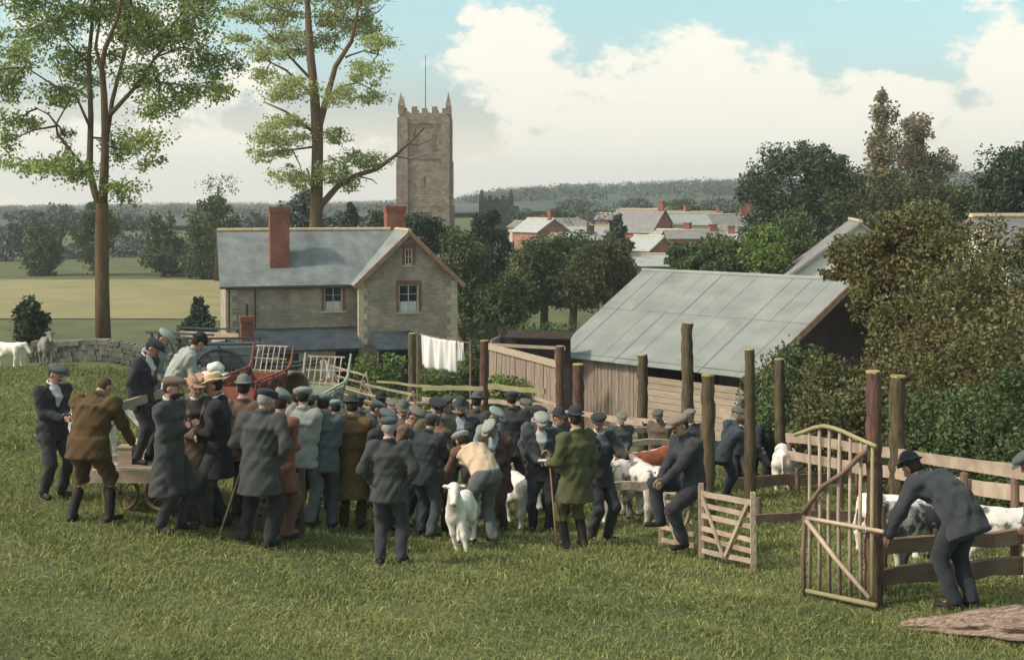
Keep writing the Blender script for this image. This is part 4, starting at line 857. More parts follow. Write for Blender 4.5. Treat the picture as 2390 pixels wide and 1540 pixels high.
    if collar:
        def cof(Q): q = (Q-(N_+up*.035))@Rt; return np.sqrt(((np.sqrt(q[:, 0]**2+q[:, 1]**2)-.064)*1.0)**2+(np.maximum(np.abs(q[:, 2]-q[:, 1]*.4)-.016, 0))**2)-.007
        V, F = sdf_mesh(cof, N_-.13, N_+.15, .0125); obj('shirt_collar', mesh_np('collar', V, F, True), cloth(collar), me)
    def trf(Q):
        return smins([leg(Q, -1, .025), leg(Q, 1, .025), ec(Q, Pv+np.array((0, 0, -.06)), Pv+np.array((0, 0, .06)), side, (.155*b, .118*b), (.15*b, .11*b))], .03)+folds(Q, .008)
    zc = .065 if legz is None else legz
    tf = trf if pelvis is not None and min(f[2] for f in fs) != 0 else (lambda Q: np.maximum(trf(Q), zc-Q[:, 2]))
    V, F = sdf_mesh(tf, lo, np.array((hi[0], hi[1], Pv[2]+.24)), hh); obj('trousers', mesh_np('trousers', V, F, True), cloth(legs), me)
    for q in (-1, 1):
        def bof(Q):
            hl = ank[q]+(ank[q]-toe[q])*np.array((.25, .25, 0))+np.array((0, 0, -.045)); f = smins([rc(Q, hl, toe[q], .038, .036), rc(Q, ank[q]+np.array((0, 0, -.03)), ank[q]+(kn[q]-ank[q])*(.2 if legz is None else .62), .052, .056 if legz is None else .066)], .03)
            return np.maximum(f, (min(ank[q][2], toe[q][2]+.055)-.083)-Q[:, 2])
        V, F = sdf_mesh(bof, np.minimum(ank[q], toe[q])-.16, np.maximum(np.maximum(ank[q], toe[q]), ank[q]+(kn[q]-ank[q])*.65)+.14, .018 if d < 18 else .026); obj('boot', mesh_np('boot', V, F, True), M_boot, me)
    # --- hair and hat in the head's own frame
    def put(name, fn, lo_, hi_, h_, m):
        V, F = sdf_mesh(fn, np.array(lo_), np.array(hi_), h_); return obj(name, mesh_np(name, V@Rh.T+hc, F, True), m, me)
    put('hair', lambda q: np.maximum(el(q, (0, .02, .012), (.081, .096, .100)), np.maximum(-.075-q[:, 2], -(q[:, 1]+.015-.25*q[:, 2]))), (-.12, -.12, -.12), (.12, .15, .15), .017, M_hair[hair])
    if d < 19 and abs((face+head[0]+180) % 360-180) < 105:
        for e in (-1, 1): put('eye', lambda q: el(q, (e*.031, -.086, .003), (.013, .009, .007)), (e*.031-.025, -.11, -.02), (e*.031+.025, -.06, .025), .007, M_hair['dark'])
        if not beard and r.random() < .75: put('moustache', lambda q: smin(el(q, (.018, -.094, -.046), (.024, .014, .010)), el(q, (-.018, -.094, -.046), (.024, .014, .010)), .01), (-.06, -.13, -.075), (.06, -.06, -.015), .009, M_hair[hair])
    if beard: put('beard', lambda q: np.maximum(el(q, (0, -.035, -.075), (.062, .072, .05)), -.115-q[:, 2])+.004*np.sin(q[:, 0]*140)*np.sin(q[:, 2]*120), (-.1, -.14, -.16), (.1, .06, .0), .014, M_hair[beard])
    if hat:
        kd, hcx = hat; m = cloth(hcx)
        if kd == 'cap':
            tl = r.uniform(-.012, .012)
            put('flat_cap', lambda q: smin(smin(el(q, (tl, -.01, .088), (.112, .136, .042)), el(q, (0, .012, .06), (.086, .106, .05)), .03), np.maximum(el(q, (0, -.125, .05), (.078, .062, .013)), q[:, 1]+.04), .01), (-.16, -.24, -.02), (.16, .18, .17), .014, m)
        elif kd == 'bowler':
            put('bowler_hat', lambda q: smin(np.maximum(el(q, (0, .01, .07), (.091, .112, .112)), .045-q[:, 2]), el(q-np.stack([0*q[:, 0], 0*q[:, 0], .9*q[:, 0]**2*1.0], 1), (0, .005, .056), (.134, .158, .013)), .018), (-.2, -.22, .0), (.2, .22, .24), .014, m)
            put('hat_band', lambda q: np.maximum(el(q, (0, .01, .07), (.0935, .1145, .115)), np.maximum(.062-q[:, 2], q[:, 2]-.085)), (-.14, -.15, .03), (.14, .17, .12), .012, cloth((34, 34, 36)))
        elif kd == 'straw':
            put('straw_hat', lambda q: smin(np.maximum(np.maximum(el(q, (0, .01, .06), (.096, .118, .20)), q[:, 2]-.148+.035*np.exp(-(q[:, 0]/.03)**2)), .05-q[:, 2]), el(q-np.stack([0*q[:, 0], 0*q[:, 0], 1.2*q[:, 0]**2-.2*q[:, 1]**2], 1), (0, .0, .058), (.162, .185, .012)), .014), (-.22, -.24, .0), (.22, .24, .2), .014, m)
            put('hat_band', lambda q: np.maximum(el(q, (0, .01, .06), (.099, .121, .205)), np.maximum(.066-q[:, 2], q[:, 2]-.096)), (-.14, -.16, .03), (.14, .17, .14), .012, cloth(band or (58, 48, 42)))
        elif kd == 'peak':
            put('peaked_cap', lambda q: smin(smin(np.maximum(el(q, (0, 0, .11), (.128, .145, .03)), -1-q[:, 2]), np.maximum(el(q, (0, .01, .07), (.09, .11, .2)), np.maximum(.04-q[:, 2], q[:, 2]-.11)), .012), np.maximum(el(q, (0, -.12, .045), (.075, .055, .012)), q[:, 1]+.05), .008), (-.17, -.22, .0), (.17, .2, .18), .013, m)
            put('cap_badge', lambda q: el(q, (0, -.108, .085), (.014, .008, .016)), (-.03, -.13, .06), (.03, -.09, .11), .006, mat('badge', (200, 196, 180), rough=.4, bump=0))
    return me, dict(hand=hnd, s=s)
def to_world(me, p): return Matrix.Translation(me.location) @ Matrix.Rotation(me.rotation_euler.z, 4, 'Z') @ (Vector(p)*me.scale.x)

# ------------------------------------------------------------------ the crowd
CHAR, NAVY, BLACK, DKGREY, LTBLUE = (70, 71, 67), (60, 60, 60), (48, 48, 47), (80, 82, 77), (138, 142, 130)
def crowd():
    cg = 'people at the cattle sale'
    def pr(label, x, d, face, top, coat, legs, **k): return person(label, x, d, face, top, coat, legs, group=cg, **k)
    pr('man in navy suit and dark cap standing alone at the far left', 122, dray(122, 1160), 55, 842, NAVY, NAVY, hat=('cap', (84, 88, 86)), head=(15, 22), arms=('front', 'front'), open_=(206, 200, 190), collar=(214, 210, 200))
    pr('burly man in brown jacket bending forward with legs apart at the cart', 206, dray(190, 1218), 165, 868, (92, 70, 40), (86, 68, 42), hat=None, lean=22, head=(-20, 36), arms=((-.34, -.38, .88), (.30, -.42, .82)), feet=((.20, .04, 0), (-.24, -.06, 0))[::-1], hair='brown', build=1.4, legz=.42)
    dA = 14.9; zp = G((300-CX)/K*dA, dA)+.5
    pr('man in dark suit standing on the cart platform looking down', 332, dA, 75, 790, NAVY, NAVY, hat=('cap', (56, 58, 60)), lean=8, head=(15, 32), arms=('down', 'fold'), open_=(206, 200, 190), collar=(216, 212, 202), z=zp)
    pr('man in pale blue-grey jacket bending over beside the man on the cart', 402, 15.7, 115, 772, (152, 156, 144), CHAR, hat=('bowler', (48, 50, 52)), lean=34, head=(20, 20), arms=('reach', 'reach'), z=zp)
    pr('man in grey cap and grey jacket half hidden behind the man on the cart', 345, 16.1, 70, 764, (128, 136, 132), CHAR, hat=('cap', (138, 146, 140)), lean=22, head=(10, 25), arms=('front', 'front'), z=zp+.02)
    pr('man in long dark overcoat and brown cap with arms folded, in profile', 395, dray(395, 1240), 75, 872, CHAR, NAVY, style='long', hat=('cap', (112, 92, 78)), head=(5, 8), arms=('fold', 'fold'), beard='dark', feet=((-.10, .06, 0), (.10, -.10, 0)), collar=(206, 200, 190))
    pr('man in tan hat and brown coat between overcoat man and straw hat man', 455, 14.6, 20, 868, (112, 92, 78), (104, 84, 72), style='frock', hat=('straw', (170, 132, 100)), head=(10, 15), arms=('front', 'pocket'), open_=(74, 62, 58), collar=(206, 200, 190))
    pr('man in black coat and pale straw hat looking left', 508, dray(500, 1232), -82, 866, BLACK, NAVY, style='frock', hat=('straw', (214, 180, 138)), head=(0, 14), arms=('front', 'front'), collar=(216, 212, 202), feet=((-.10, .08, 0), (.10, -.08, 0)))
    pr('man in grey bowler seen behind the straw hat man', 568, 15.3, 165, 876, (106, 84, 70), CHAR, hat=('bowler', (112, 116, 104)), head=(25, 8), collar=(206, 170, 130))
    m, i = pr('broad man in charcoal coat leaning on a stick, back turned', 606, dray(575, 1270), 168, 902, CHAR, BLACK, style='frock', hat=('cap', (54, 58, 60)), lean=8, head=(-22, 14), arms=('pocket', 'stick'), feet=((-.13, .04, 0), (.20, -.02, 0)), hair='grey', build=1.2)
    stick('walking stick of the broad man in charcoal coat', to_world(m, i['hand'][1]), P(508, 1218, m.location.y-.12))
    pr('man in rust red coat just right of the broad charcoal coat', 652, 14.6, 150, 912, (130, 80, 62), (112, 78, 64), style='frock', hat=('cap', (92, 98, 96)), head=(20, 20), arms=('front', 'front'))
    pr('man in grey cap behind the rust red coat', 676, 16.2, 120, 902, (118, 124, 116), CHAR, hat=('cap', (126, 132, 122)), lean=8, head=(-10, 20))
    pr('man in grey cap stooping between straw hat man and rust red coat', 628, 16.9, 80, 897, DKGREY, CHAR, hat=('cap', (108, 116, 112)), lean=10, head=(0, 30))
    pr('man in pale blue-grey jacket and cap with back turned', 706, dray(706, 1228), 158, 897, LTBLUE, (98, 104, 102), hat=('cap', (138, 140, 126)), head=(15, 12), arms=('front', 'down'))
    pr('man in grey-green jacket touching the pale blue-grey jacket on its right', 754, dray(752, 1234), 182, 914, (86, 94, 94), (76, 81, 80), hat=('cap', (106, 116, 112)), head=(0, 14), arms=('front', 'front'), build=1.1)
    pr('man in white-grey cap looking over the grey-green shoulder', 784, 17.2, 200, 928, DKGREY, CHAR, hat=('cap', (132, 144, 140)), head=(0, 14))
    pr('man in long ochre brown coat and dark bowler with back turned', 822, dray(822, 1234), 178, 922, (112, 86, 52), (84, 68, 48), style='long', hat=('bowler', (54, 58, 58)), head=(10, 16), arms=('front', 'front'), build=1.08)
    pr('man in dark cap behind the ochre coat', 858, 18.0, 100, 928, DKGREY, CHAR, hat=('cap', (84, 92, 92)), lean=8, head=(0, 24))
    pr('man in small dark hat farther back in the crowd', 888, 20.5, 170, 915, CHAR, CHAR, hat=('bowler', (46, 48, 50)), head=(0, 5))
    pr('man in dark grey cap directly behind the lone charcoal suit', 892, 16.0, 60, 946, NAVY, CHAR, hat=('cap', (92, 100, 98)), head=(0, 24))
    pr('man in charcoal suit and cap standing in front with his back turned', 908, dray(905, 1316), 176, 968, CHAR, NAVY, hat=('cap', (74, 80, 78)), head=(18, 8), arms=('pocket', 'pocket'), hair='grey', feet=((-.14, -.02, 0), (.10, .03, 0)), collar=(196, 170, 150))
    pr('man in grey bowler seen between the caps mid crowd', 940, 18.6, 10, 930, (110, 92, 78), CHAR, hat=('bowler', (92, 92, 84)), head=(0, 20), collar=(200, 190, 176))
    pr('man in brown coat bending his capped head beside the navy back', 958, 16.9, 60, 940, (118, 92, 74), CHAR, hat=('cap', (122, 108, 98)), head=(0, 30), collar=(214, 176, 136))
    pr('man in navy jacket with his back turned leaning towards the calf', 988, dray(975, 1252), 150, 962, (58, 61, 62), (74, 79, 79), hat=('cap', (78, 84, 88)), lean=16, head=(10, 26), arms=('reach', 'front'), build=1.15, feet=((-.16, .06, 0), (.10, -.04, 0)))
    pr('constable-like man in dark peaked cap and khaki coat facing the camera', 1018, 16.6, 18, 924, (98, 92, 70), (84, 78, 62), hat=('peak', (46, 50, 48)), head=(0, 20), arms=('pocket', 'front'), style='frock', open_=(150, 110, 84), collar=(190, 170, 150), build=1.1)
    pr('bearded man in dark hat and suit facing the camera behind the crowd', 1076, 18.6, -10, 924, (56, 60, 62), CHAR, hat=('bowler', (60, 62, 62)), head=(10, 18), beard='dark', open_=(140, 150, 150), arms=('fold', 'fold'), build=1.15)
    for (x, d, f, top, c, hc, kd, lab) in [(722, 17.8, 170, 915, DKGREY, (96, 100, 94), 'cap', 'man in dark coat seen over the pale blue-grey cap'), (838, 19.6, 190, 920, CHAR, (60, 60, 58), 'cap', 'man in black cap at the back above the ochre coat'), (915, 19.2, 20, 925, (96, 84, 72), (110, 104, 92), 'cap', 'man in brown coat and grey cap facing out of the crowd'),
            (1045, 20.2, -20, 918, (82, 80, 74), (70, 70, 66), 'cap', 'man in dark cap between the peaked cap and the bearded man'), (1110, 21.0, 160, 915, CHAR, (84, 86, 82), 'bowler', 'man in grey bowler at the back beside the fence post'), (1222, 21.5, 30, 925, (76, 78, 74), (92, 92, 84), 'cap', 'man in grey cap right of the big dark back')]:
        pr(lab, x, d, f, top, c, CHAR, hat=(kd, hc), head=(0, 14), arms=('front', 'front'))
    # bending handler in his waistcoat
    db = dray(1120, 1268); pr('man in cream waistcoat bending over the white calf', 1124, db, -146, 1012, (222, 188, 148), (104, 107, 101), style='waistcoat', hat=('cap', (150, 152, 140)), lean=76, head=(0, -14), arms=((-.14, -.60, .66), (.16, -.60, .64)), sleeve=(112, 82, 66), feet=((-.10, .12, 0), (.16, .04, 0)), pelvis=(0, .12, .88), H=1.0)
    pr('man in brown suit and pale cap looking down at the calf', 1162, dray(1165, 1238), -25, 965, (88, 66, 56), (80, 60, 52), hat=('cap', (152, 154, 138)), lean=12, head=(-15, 36), arms=('pocket', 'front'), style='frock', open_=(150, 164, 160), build=1.1)
    pr('man in light grey coat and cap behind the brown suit', 1132, 18.0, 60, 940, (138, 144, 134), DKGREY, hat=('cap', (132, 142, 136)), lean=10, head=(0, 26), build=1.1)
    pr('big dark-coated man with his back turned at the rear of the crowd', 1194, 20.6, 175, 908, (58, 60, 60), NAVY, hat=('cap', (60, 64, 68)), head=(0, 10), build=1.22)
    pr('man in dark hair and brown collar behind the reading man', 1250, 19.0, 40, 940, (84, 84, 80), CHAR, hat=('cap', (56, 52, 50)), head=(10, 15), collar=(206, 176, 146))
    m, i = pr('man in pale cap and navy clothes reading a paper', 1262, dray(1262, 1240), 5, 953, (58, 60, 62), (54, 55, 57), hat=('cap', (148, 150, 136)), head=(0, 26), arms=((-.05, -.28, 1.08), (.06, -.29, 1.08)), open_=(176, 176, 168), style='jacket', build=1.08)
    nb = MB(); c = to_world(m, (.0, -.36, 1.11)); nb.box(c.x-.075, c.x+.075, c.y-.055, c.y+.055, c.z-.008, c.z+.008); tag(nb.build('sale_paper', mat('paper', (212, 204, 188), var=.05)), 'small pale paper held by the reading man', 'paper')
    pr('man in dark hat looking between reading man and green coat', 1300, 18.2, 20, 950, CHAR, CHAR, hat=('bowler', (56, 58, 58)), head=(20, 10), collar=(190, 180, 170))
    m, i = pr('man in olive green coat and bowler holding a stick', 1344, dray(1325, 1280), -148, 949, (82, 83, 48), (100, 94, 56), hat=('bowler', (58, 60, 60)), head=(-20, 6), style='frock', arms=('down', 'stick'), build=1.12, collar=(170, 176, 110), legz=.34)
    stick('walking stick of the man in olive green coat', to_world(m, i['hand'][1]), P(1300, 1266, m.location.y-.15))
    pr('man in black cap and navy jacket right of the olive coat', 1398, 16.0, 35, 957, NAVY, NAVY, hat=('cap', (52, 56, 54)), head=(-45, 12), arms=('down', 'fwd'), collar=(214, 206, 192), open_=(90, 96, 100))
    # sitter on the hurdle
    ds_ = 14.75; g = G((1590-CX)/K*ds_, ds_)
    pr('man in dark suit sitting on the hurdle with clasped hands', 1616, 14.6, -68, 1000, (58, 60, 60), (55, 57, 59), hat=('cap', (128, 112, 96)), pelvis=(0, .0, .86), lean=12, head=(0, 14), arms=((-.05, -.42, .92), (.05, -.42, .91)), feet=((-.10, -.38, .34), (.14, -.20, .12)), H=.98, build=1.15)
    pr('youth in dark coat and white collar sitting behind the seated man', 1612, 20.5, -20, 948, (52, 50, 50), NAVY, hat=('cap', (118, 110, 100)), pelvis=(0, 0, .95), head=(-10, 10), arms=('thigh', 'thigh'), feet=((-.1, -.36, .42), (.1, -.36, .40)), H=.88, collar=(224, 216, 200), open_=(60, 58, 58))
    pr('boy in grey cap sitting on the back rail by the hedge', 1734, 26.0, -35, 914, (92, 100, 98), (60, 64, 66), hat=('cap', (104, 100, 84)), pelvis=(0, 0, 1.02), head=(0, 10), arms=('thigh', 'thigh'), feet=((-.1, -.36, .52), (.1, -.34, .50)), H=.92, collar=(200, 190, 170))
    pr('man in dark clothes bending among the calves between two posts', 1690, 21.0, 95, 1000, (58, 64, 66), (50, 56, 60), hat=('cap', (70, 72, 70)), lean=40, head=(0, 10), arms=('reach', 'reach'))
    pr('boy in dark jacket behind the bending man in the pens', 1716, 22.5, 20, 990, (70, 78, 78), CHAR, hat=('cap', (90, 92, 86)), H=.86, head=(10, 20), collar=(180, 190, 186))
    pr('onlooker in grey cap behind the red calf', 1448, 21.4, 10, 960, (74, 78, 76), CHAR, hat=('cap', (112, 112, 102)), head=(0, 20), arms=('front', 'front'), collar=(206, 196, 180))
    pr('lad in brown jacket by the rails behind the spotted cattle', 1540, 22.2, -30, 985, (104, 86, 70), CHAR, hat=('cap', (92, 84, 74)), H=.88, head=(0, 22), arms=('front', 'front'), collar=(206, 196, 180))
    # right foreground
    pr('man in black suit bending over the rail at the right', 2250, 11.0, -146, 1085, (58, 62, 63), (50, 52, 55), hat=('bowler', (50, 54, 58)), lean=76, head=(0, -10), arms=((-.30, -.50, .66), (.42, -.56, .62)), feet=((-.10, .02, 0), (.10, -.04, 0)), build=1.2, H=.93)
    pr('man in blue-grey jacket leaning in at the far right edge', 2492, 11.2, -100, 1120, (92, 106, 112), CHAR, hat=('cap', (84, 88, 88)), lean=34, head=(0, 20), arms=('reach', 'reach'))
def stick(label, hand, foot):
    foot = Vector(foot); foot.z = G(foot.x, foot.y); hand = Vector(hand); top = hand+(hand-foot).normalized()*.12
    s = hand-foot; m = MB().tube([foot, foot.lerp(top, .5), top, top+Vector((-.03, 0, .03)), top+Vector((-.07, 0, .02)), top+Vector((-.09, 0, -.02))], [.010, .012, .012, .012, .012, .012], 7)
    o = m.build('walking_stick', mat('stick_wood', (160, 124, 84), var=.2), None, off=foot, smooth=True); o.location = foot; tag(o, label, 'walking stick')
crowd()

# ------------------------------------------------------------------ posts, rails, hurdles, log
M_post = mat('post_bark', (112, 92, 66), col2=(66, 62, 42), scale=4, stretch=(5, 5, .8), bump=1.0, bscale=9, detail=9)
M_postred = mat('post_bark_red', (118, 82, 66), col2=(70, 54, 46), scale=4, stretch=(5, 5, .8), bump=.9, bscale=9)
M_cut = mat('cut_wood', (176, 156, 98), col2=(140, 132, 76), scale=12)
M_rail = mat('rail_wood', (190, 166, 138), col2=(150, 130, 108), scale=3, bump=.5, bscale=16)
M_railg = mat('rail_mossy', (160, 156, 98), col2=(140, 126, 94), scale=3, bump=.5, bscale=16)
M_railb = mat('rail_brown', (138, 110, 88), col2=(104, 84, 70), scale=3, bump=.5, bscale=16)
def post(label, x, top, d, w, m=M_post):
    b = GP(x, d); zt = CAMZ-(top-HY)/K*d; hgt = zt-b.z; r = w/K*d/2; random.seed(int(x))
    t = thing('timber_post', label, 'post', b, 0, 'timber posts of the cattle pens')
    n = 26; pts = [Vector((random.uniform(-.1, .1)*r, random.uniform(-.1, .1)*r, -.3+(hgt+.3)*i/(n-1))) for i in range(n)]
    MB().tube(pts, [r*(1.12-.2*i/(n-1))*random.uniform(.95, 1.06) for i in range(n)], 14, .085, cap=False).build('trunk', m, t, smooth=True)
    MB().tube([pts[-1]-Vector((0, 0, .01)), pts[-1]+Vector((0, 0, .012))], [r*.96, r*.9], 14, .05).build('cut_top', M_cut, t)
for a in [('leftmost tall post, in front of the cottage porch', 962, 778, 37, 19, M_post), ('post at the left end of the boarded fence', 1130, 795, 34.5, 21, M_postred), ('post at the far left corner of the shed', 1307, 808, 31.5, 21, M_postred),
          ('reddish post before the upright boards of the shed', 1350, 850, 29, 27, M_postred), ('post where the shed boards change to level planks', 1500, 828, 25.5, 25, M_post), ('tallest post, reaching up over the middle of the shed roof', 1604, 755, 27.5, 28, M_post),
          ('stout post behind the slatted hurdle gate', 1652, 875, 15.7, 33, M_post), ('post with mossy top at the lower right corner of the shed roof', 1750, 815, 19.8, 25, M_post), ('slim post just left of the white calf seen from behind', 1820, 838, 24.4, 24, M_post),
          ('reddish post that holds the arched hurdle', 2040, 868, 11.3, 36, M_postred), ('post right of the arched hurdle post', 2095, 878, 17.0, 37, M_post)]: post(*a)

def fence(name, label, runs, cat='fence', group=None):
    """runs: (x0,y0,d0,x1,y1,d1,height px at d0,thick m,material) each a rail"""
    a = runs[0]; b = GP(a[0], a[2]); t = thing(name, label, cat, b, 0, group)
    for (x0, y0, d0, x1, y1, d1, hp, th, m) in runs:
        random.seed(int(x0*3+y0)); h = hp/K*d0
        MB().beam(P(x0, y0, d0), P(x1, y1, d1), th, h, th, h*random.uniform(.85, 1.05), jit=.02, seg=7).build('rail', m, t, off=b)
    return t
def fpost(t, x, d, hgt, r, m):
    b = GP(x, d); o = t.location; random.seed(int(x)); MB().tube([b-Vector((0, 0, .2)), b+Vector((.01, 0, hgt*.5)), b+Vector((0, 0, hgt))], [r*1.1, r, r*.9], 9, .06).build('fence_post', m, t, off=o)
t = fence('rail_fence', 'two-rail fence running along the hedge at the right', [(1838, 1020, 22.5, 2420, 1106, 12.9, 20, .05, M_rail), (1838, 1062, 22.5, 2420, 1160, 12.9, 20, .05, M_rail)])
for (x, d) in ((1842, 22.6), (1960, 19.3), (2250, 14.5), (2368, 13.3)): fpost(t, x, d, 1.02, .05, M_railb)
t = fence('plank_barrier', 'low plank barrier in front of the white calf seen from behind', [(1690, 1128, 21.5, 2010, 1112, 21.9, 26, .05, M_railb)])
for x in (1700, 1860, 2000): fpost(t, x, 21.6, .45, .04, M_railb)
t = fence('plank_barrier', 'lower plank barrier between hurdle gate and arched hurdle', [(1762, 1212, 17.6, 2036, 1196, 17.9, 24, .05, M_railb)])
for x in (1770, 1900, 2030): fpost(t, x, 17.8, .38, .04, M_railb)
t = fence('plank_barrier', 'two heavy brown planks of the near pen at right', [(2046, 1276, 11.6, 2420, 1250, 12.2, 34, .06, M_railb), (2046, 1344, 11.6, 2420, 1318, 12.2, 40, .06, M_railb)])
for x in (2056, 2225, 2400): fpost(t, x, 12.05 if x > 2100 else 11.8, .85, .05, M_railb)
t = fence('plank_barrier', 'plank in front of the spotted cattle left of the seated man', [(1404, 1137, 16.7, 1560, 1128, 16.9, 20, .05, M_rail)])
fpost(t, 1416, 16.75, .72, .035, M_rail); fpost(t, 1552, 16.95, .72, .035, M_rail)
t = fence('rail_fence', 'rails between the shed and the spotted cattle', [(1385, 1006, 22.6, 1640, 994, 24.0, 13, .05, M_rail), (1380, 972, 27, 1500, 988, 24.5, 9, .04, M_rail), (1400, 1035, 21.5, 1650, 1030, 22, 13, .05, M_rail), (1320, 962, 28.5, 1640, 1000, 23.2, 10, .05, M_rail)])
for (x, d) in ((1392, 22.5), (1560, 23.5), (1640, 24)): fpost(t, x, d, 1.0, .05, M_rail)
t = fence('rail_fence', 'mossy rails in front of the boarded fence', [(1140, 900, 31, 1272, 914, 29.5, 12, .05, M_railg), (985, 906, 31.5, 1128, 905, 31, 11, .05, M_railg), (985, 930, 31, 1128, 938, 30, 9, .05, M_rail), (1140, 935, 30, 1300, 950, 28.5, 10, .05, M_rail), (880, 890, 34, 1050, 908, 32, 5, .04, M_railg)])
for (x, d) in ((990, 31.4), (1268, 29.6)): fpost(t, x, d, 1.3, .05, M_railg)
t = fence('rail_fence', 'pale rails left of the boy on the back rail', [(1655, 955, 26.6, 1745, 985, 26.0, 22, .05, M_rail), (1655, 985, 26.6, 1745, 1018, 26.0, 18, .05, M_rail)])
fpost(t, 1740, 26.2, 1.0, .05, M_rail)

def hurdle(label, x0, d0, x1, d1, hgt, nr=5, m=M_rail, tilt=0.0, braces=True, lift=0.0, arched=False, group='wooden hurdles of the pens'):
    a = GP(x0, d0); b = GP(x1, d1); a.z += lift; b.z += lift; t = thing('wooden_hurdle', label, 'hurdle', a, 0, group); ax = b-a; L_ = ax.length; back = Vector((-ax.y, ax.x, 0)).normalized()
    random.seed(int(x0*7+x1)); U = (Vector((0, 0, 1))*math.cos(tilt)+back*math.sin(tilt))
    def q(u, v): return ax*u+U*v
    for u in (0, 1): MB().beam(q(u, -.06), q(u, hgt+.08), .055, .05, jit=.004, seg=3).build('upright', m, t)
    for i in range(nr):
        v = .1+(hgt-.14)*i/(nr-1)
        MB().beam(q(-.03, v+random.uniform(-.015, .015))-back*.001*i, q(1.03, v+random.uniform(-.02, .02)), .028, .05 if i < nr-1 else .06, jit=.005, seg=4, up=U).build('rail', m, t)
    if braces:
        MB().beam(q(.06, hgt-.05)-back*.035, q(.48, .1)-back*.035, .022, .04, seg=2, up=U).build('brace', m, t)
        MB().beam(q(.52, .1)-back*.037, q(.94, hgt-.05)-back*.037, .022, .04, seg=2, up=U).build('brace', m, t)
    return t
hurdle('slatted hurdle gate right of the seated man', 1637, 14.3, 1758, 13.4, .78, 6)
hurdle('hurdle that the man in dark suit sits on', 1543, 15.2, 1634, 14.4, .74, 5)
hurdle('hurdle seen behind the legs of overcoat man and straw hat man', 428, 15.0, 500, 14.8, .6, 4, M_railb)
hurdle('hurdle seen behind the rust red coat', 596, 15.0, 705, 15.0, .75, 5, M_railb)
rs = random.Random(8)
for i, (x0, d0, x1, d1, hg, tl, lf) in enumerate([(786, 37.5, 880, 36.5, 1.3, -.35, .75), (800, 36, 930, 34, 1.2, -.6, .55), (870, 36, 985, 34.5, 1.25, -.25, .45), (784, 34.5, 905, 32.5, 1.1, -.8, .45), (985, 35.5, 1115, 33.5, 1.2, -.4, .35), (905, 33.5, 1040, 31.5, 1.1, -.7, .3), (1000, 32.5, 1120, 30.5, 1.05, -.7, .25), (1150, 27.5, 1290, 25.8, .95, -.6, .0), (1420, 24, 1500, 22.8, .95, -.4, 0)]):
    hurdle(['leaning hurdle nearest the pale cart', 'slanting hurdle on the heap behind the ochre coat', 'upright hurdle left of the leftmost tall post', 'lowest hurdle of the heap behind the crowd', 'hurdle leaning right of the leftmost tall post', 'nearly flat hurdle behind the peaked cap', 'nearly flat hurdle behind the bearded man', 'hurdle behind the big dark-coated man', 'hurdle below the upright shed boards'][i], x0, d0, x1, d1, hg, 5, M_rail, tl, True, lf)
def arched():
    a = GP(1889, 11.95); b = GP(2036, 11.15); t = thing('arched_hurdle', 'tall arched hurdle of rough poles standing open at the right', 'hurdle', a); ax = b-a; n = 7; random.seed(5)
    def top(u): return float(np.interp(u, [-.25, 0, .2, .5, .8, 1.1], [1.545, 1.60, 1.65, 1.62, 1.54, 1.47]))
    nx = Vector((-ax.y, ax.x, 0)).normalized()
    for i in range(n):
        u = i/(n-1); p0 = ax*u+Vector((0, 0, -.05 if i in (0, n-1) else .06)); p1 = ax*u+Vector((0, 0, top(u)-.02)); md = p0.lerp(p1, .5)+ax.normalized()*random.uniform(-.02, .02)
        MB().tube([p0, md, p1], [.02, .018, .015], 7, .08).build('upright', M_railg if i == n-1 else M_rail, t, smooth=True)
    MB().tube([ax*u+nx*-.02+Vector((0, 0, top(u))) for u in np.linspace(-.22, 1.08, 9)], .02, 7, .08).build('top_bar', M_railg, t, smooth=True)
    MB().tube([ax*u+nx*-.03+Vector((0, 0, .76-.03*u)) for u in np.linspace(-.02, 1.2, 5)], .019, 7, .08).build('mid_bar', M_rail, t, smooth=True)
    MB().tube([ax*u+nx*-.03+Vector((0, 0, .06)) for u in np.linspace(0, 1.1, 5)], .024, 7, .08).build('bottom_bar', M_railg, t, smooth=True)
    MB().tube([ax*-.04+nx*-.05+Vector((0, 0, .8)), ax*.3+nx*-.06+Vector((0, 0, 1.08)), ax*.62+nx*-.05+Vector((0, 0, 1.22)), ax*.98+nx*-.05+Vector((0, 0, 1.45))], .024, 7, .1).build('brace', M_railb, t, smooth=True)
    MB().tube([ax*.02+nx*-.05+Vector((0, 0, .74)), ax*.5+nx*-.05+Vector((0, 0, .42)), ax*1.02+nx*-.05+Vector((0, 0, .12))], .022, 7, .1).build('brace', M_rail, t, smooth=True)
    MB().tube([ax*-.03+nx*-.04+Vector((0, 0, -.05)), ax*-.05+nx*-.04+Vector((0, 0, .4)), ax*-.02+nx*-.04+Vector((0, 0, .82))], .022, 7, .1).build('side_pole', M_railb, t, smooth=True)
arched()
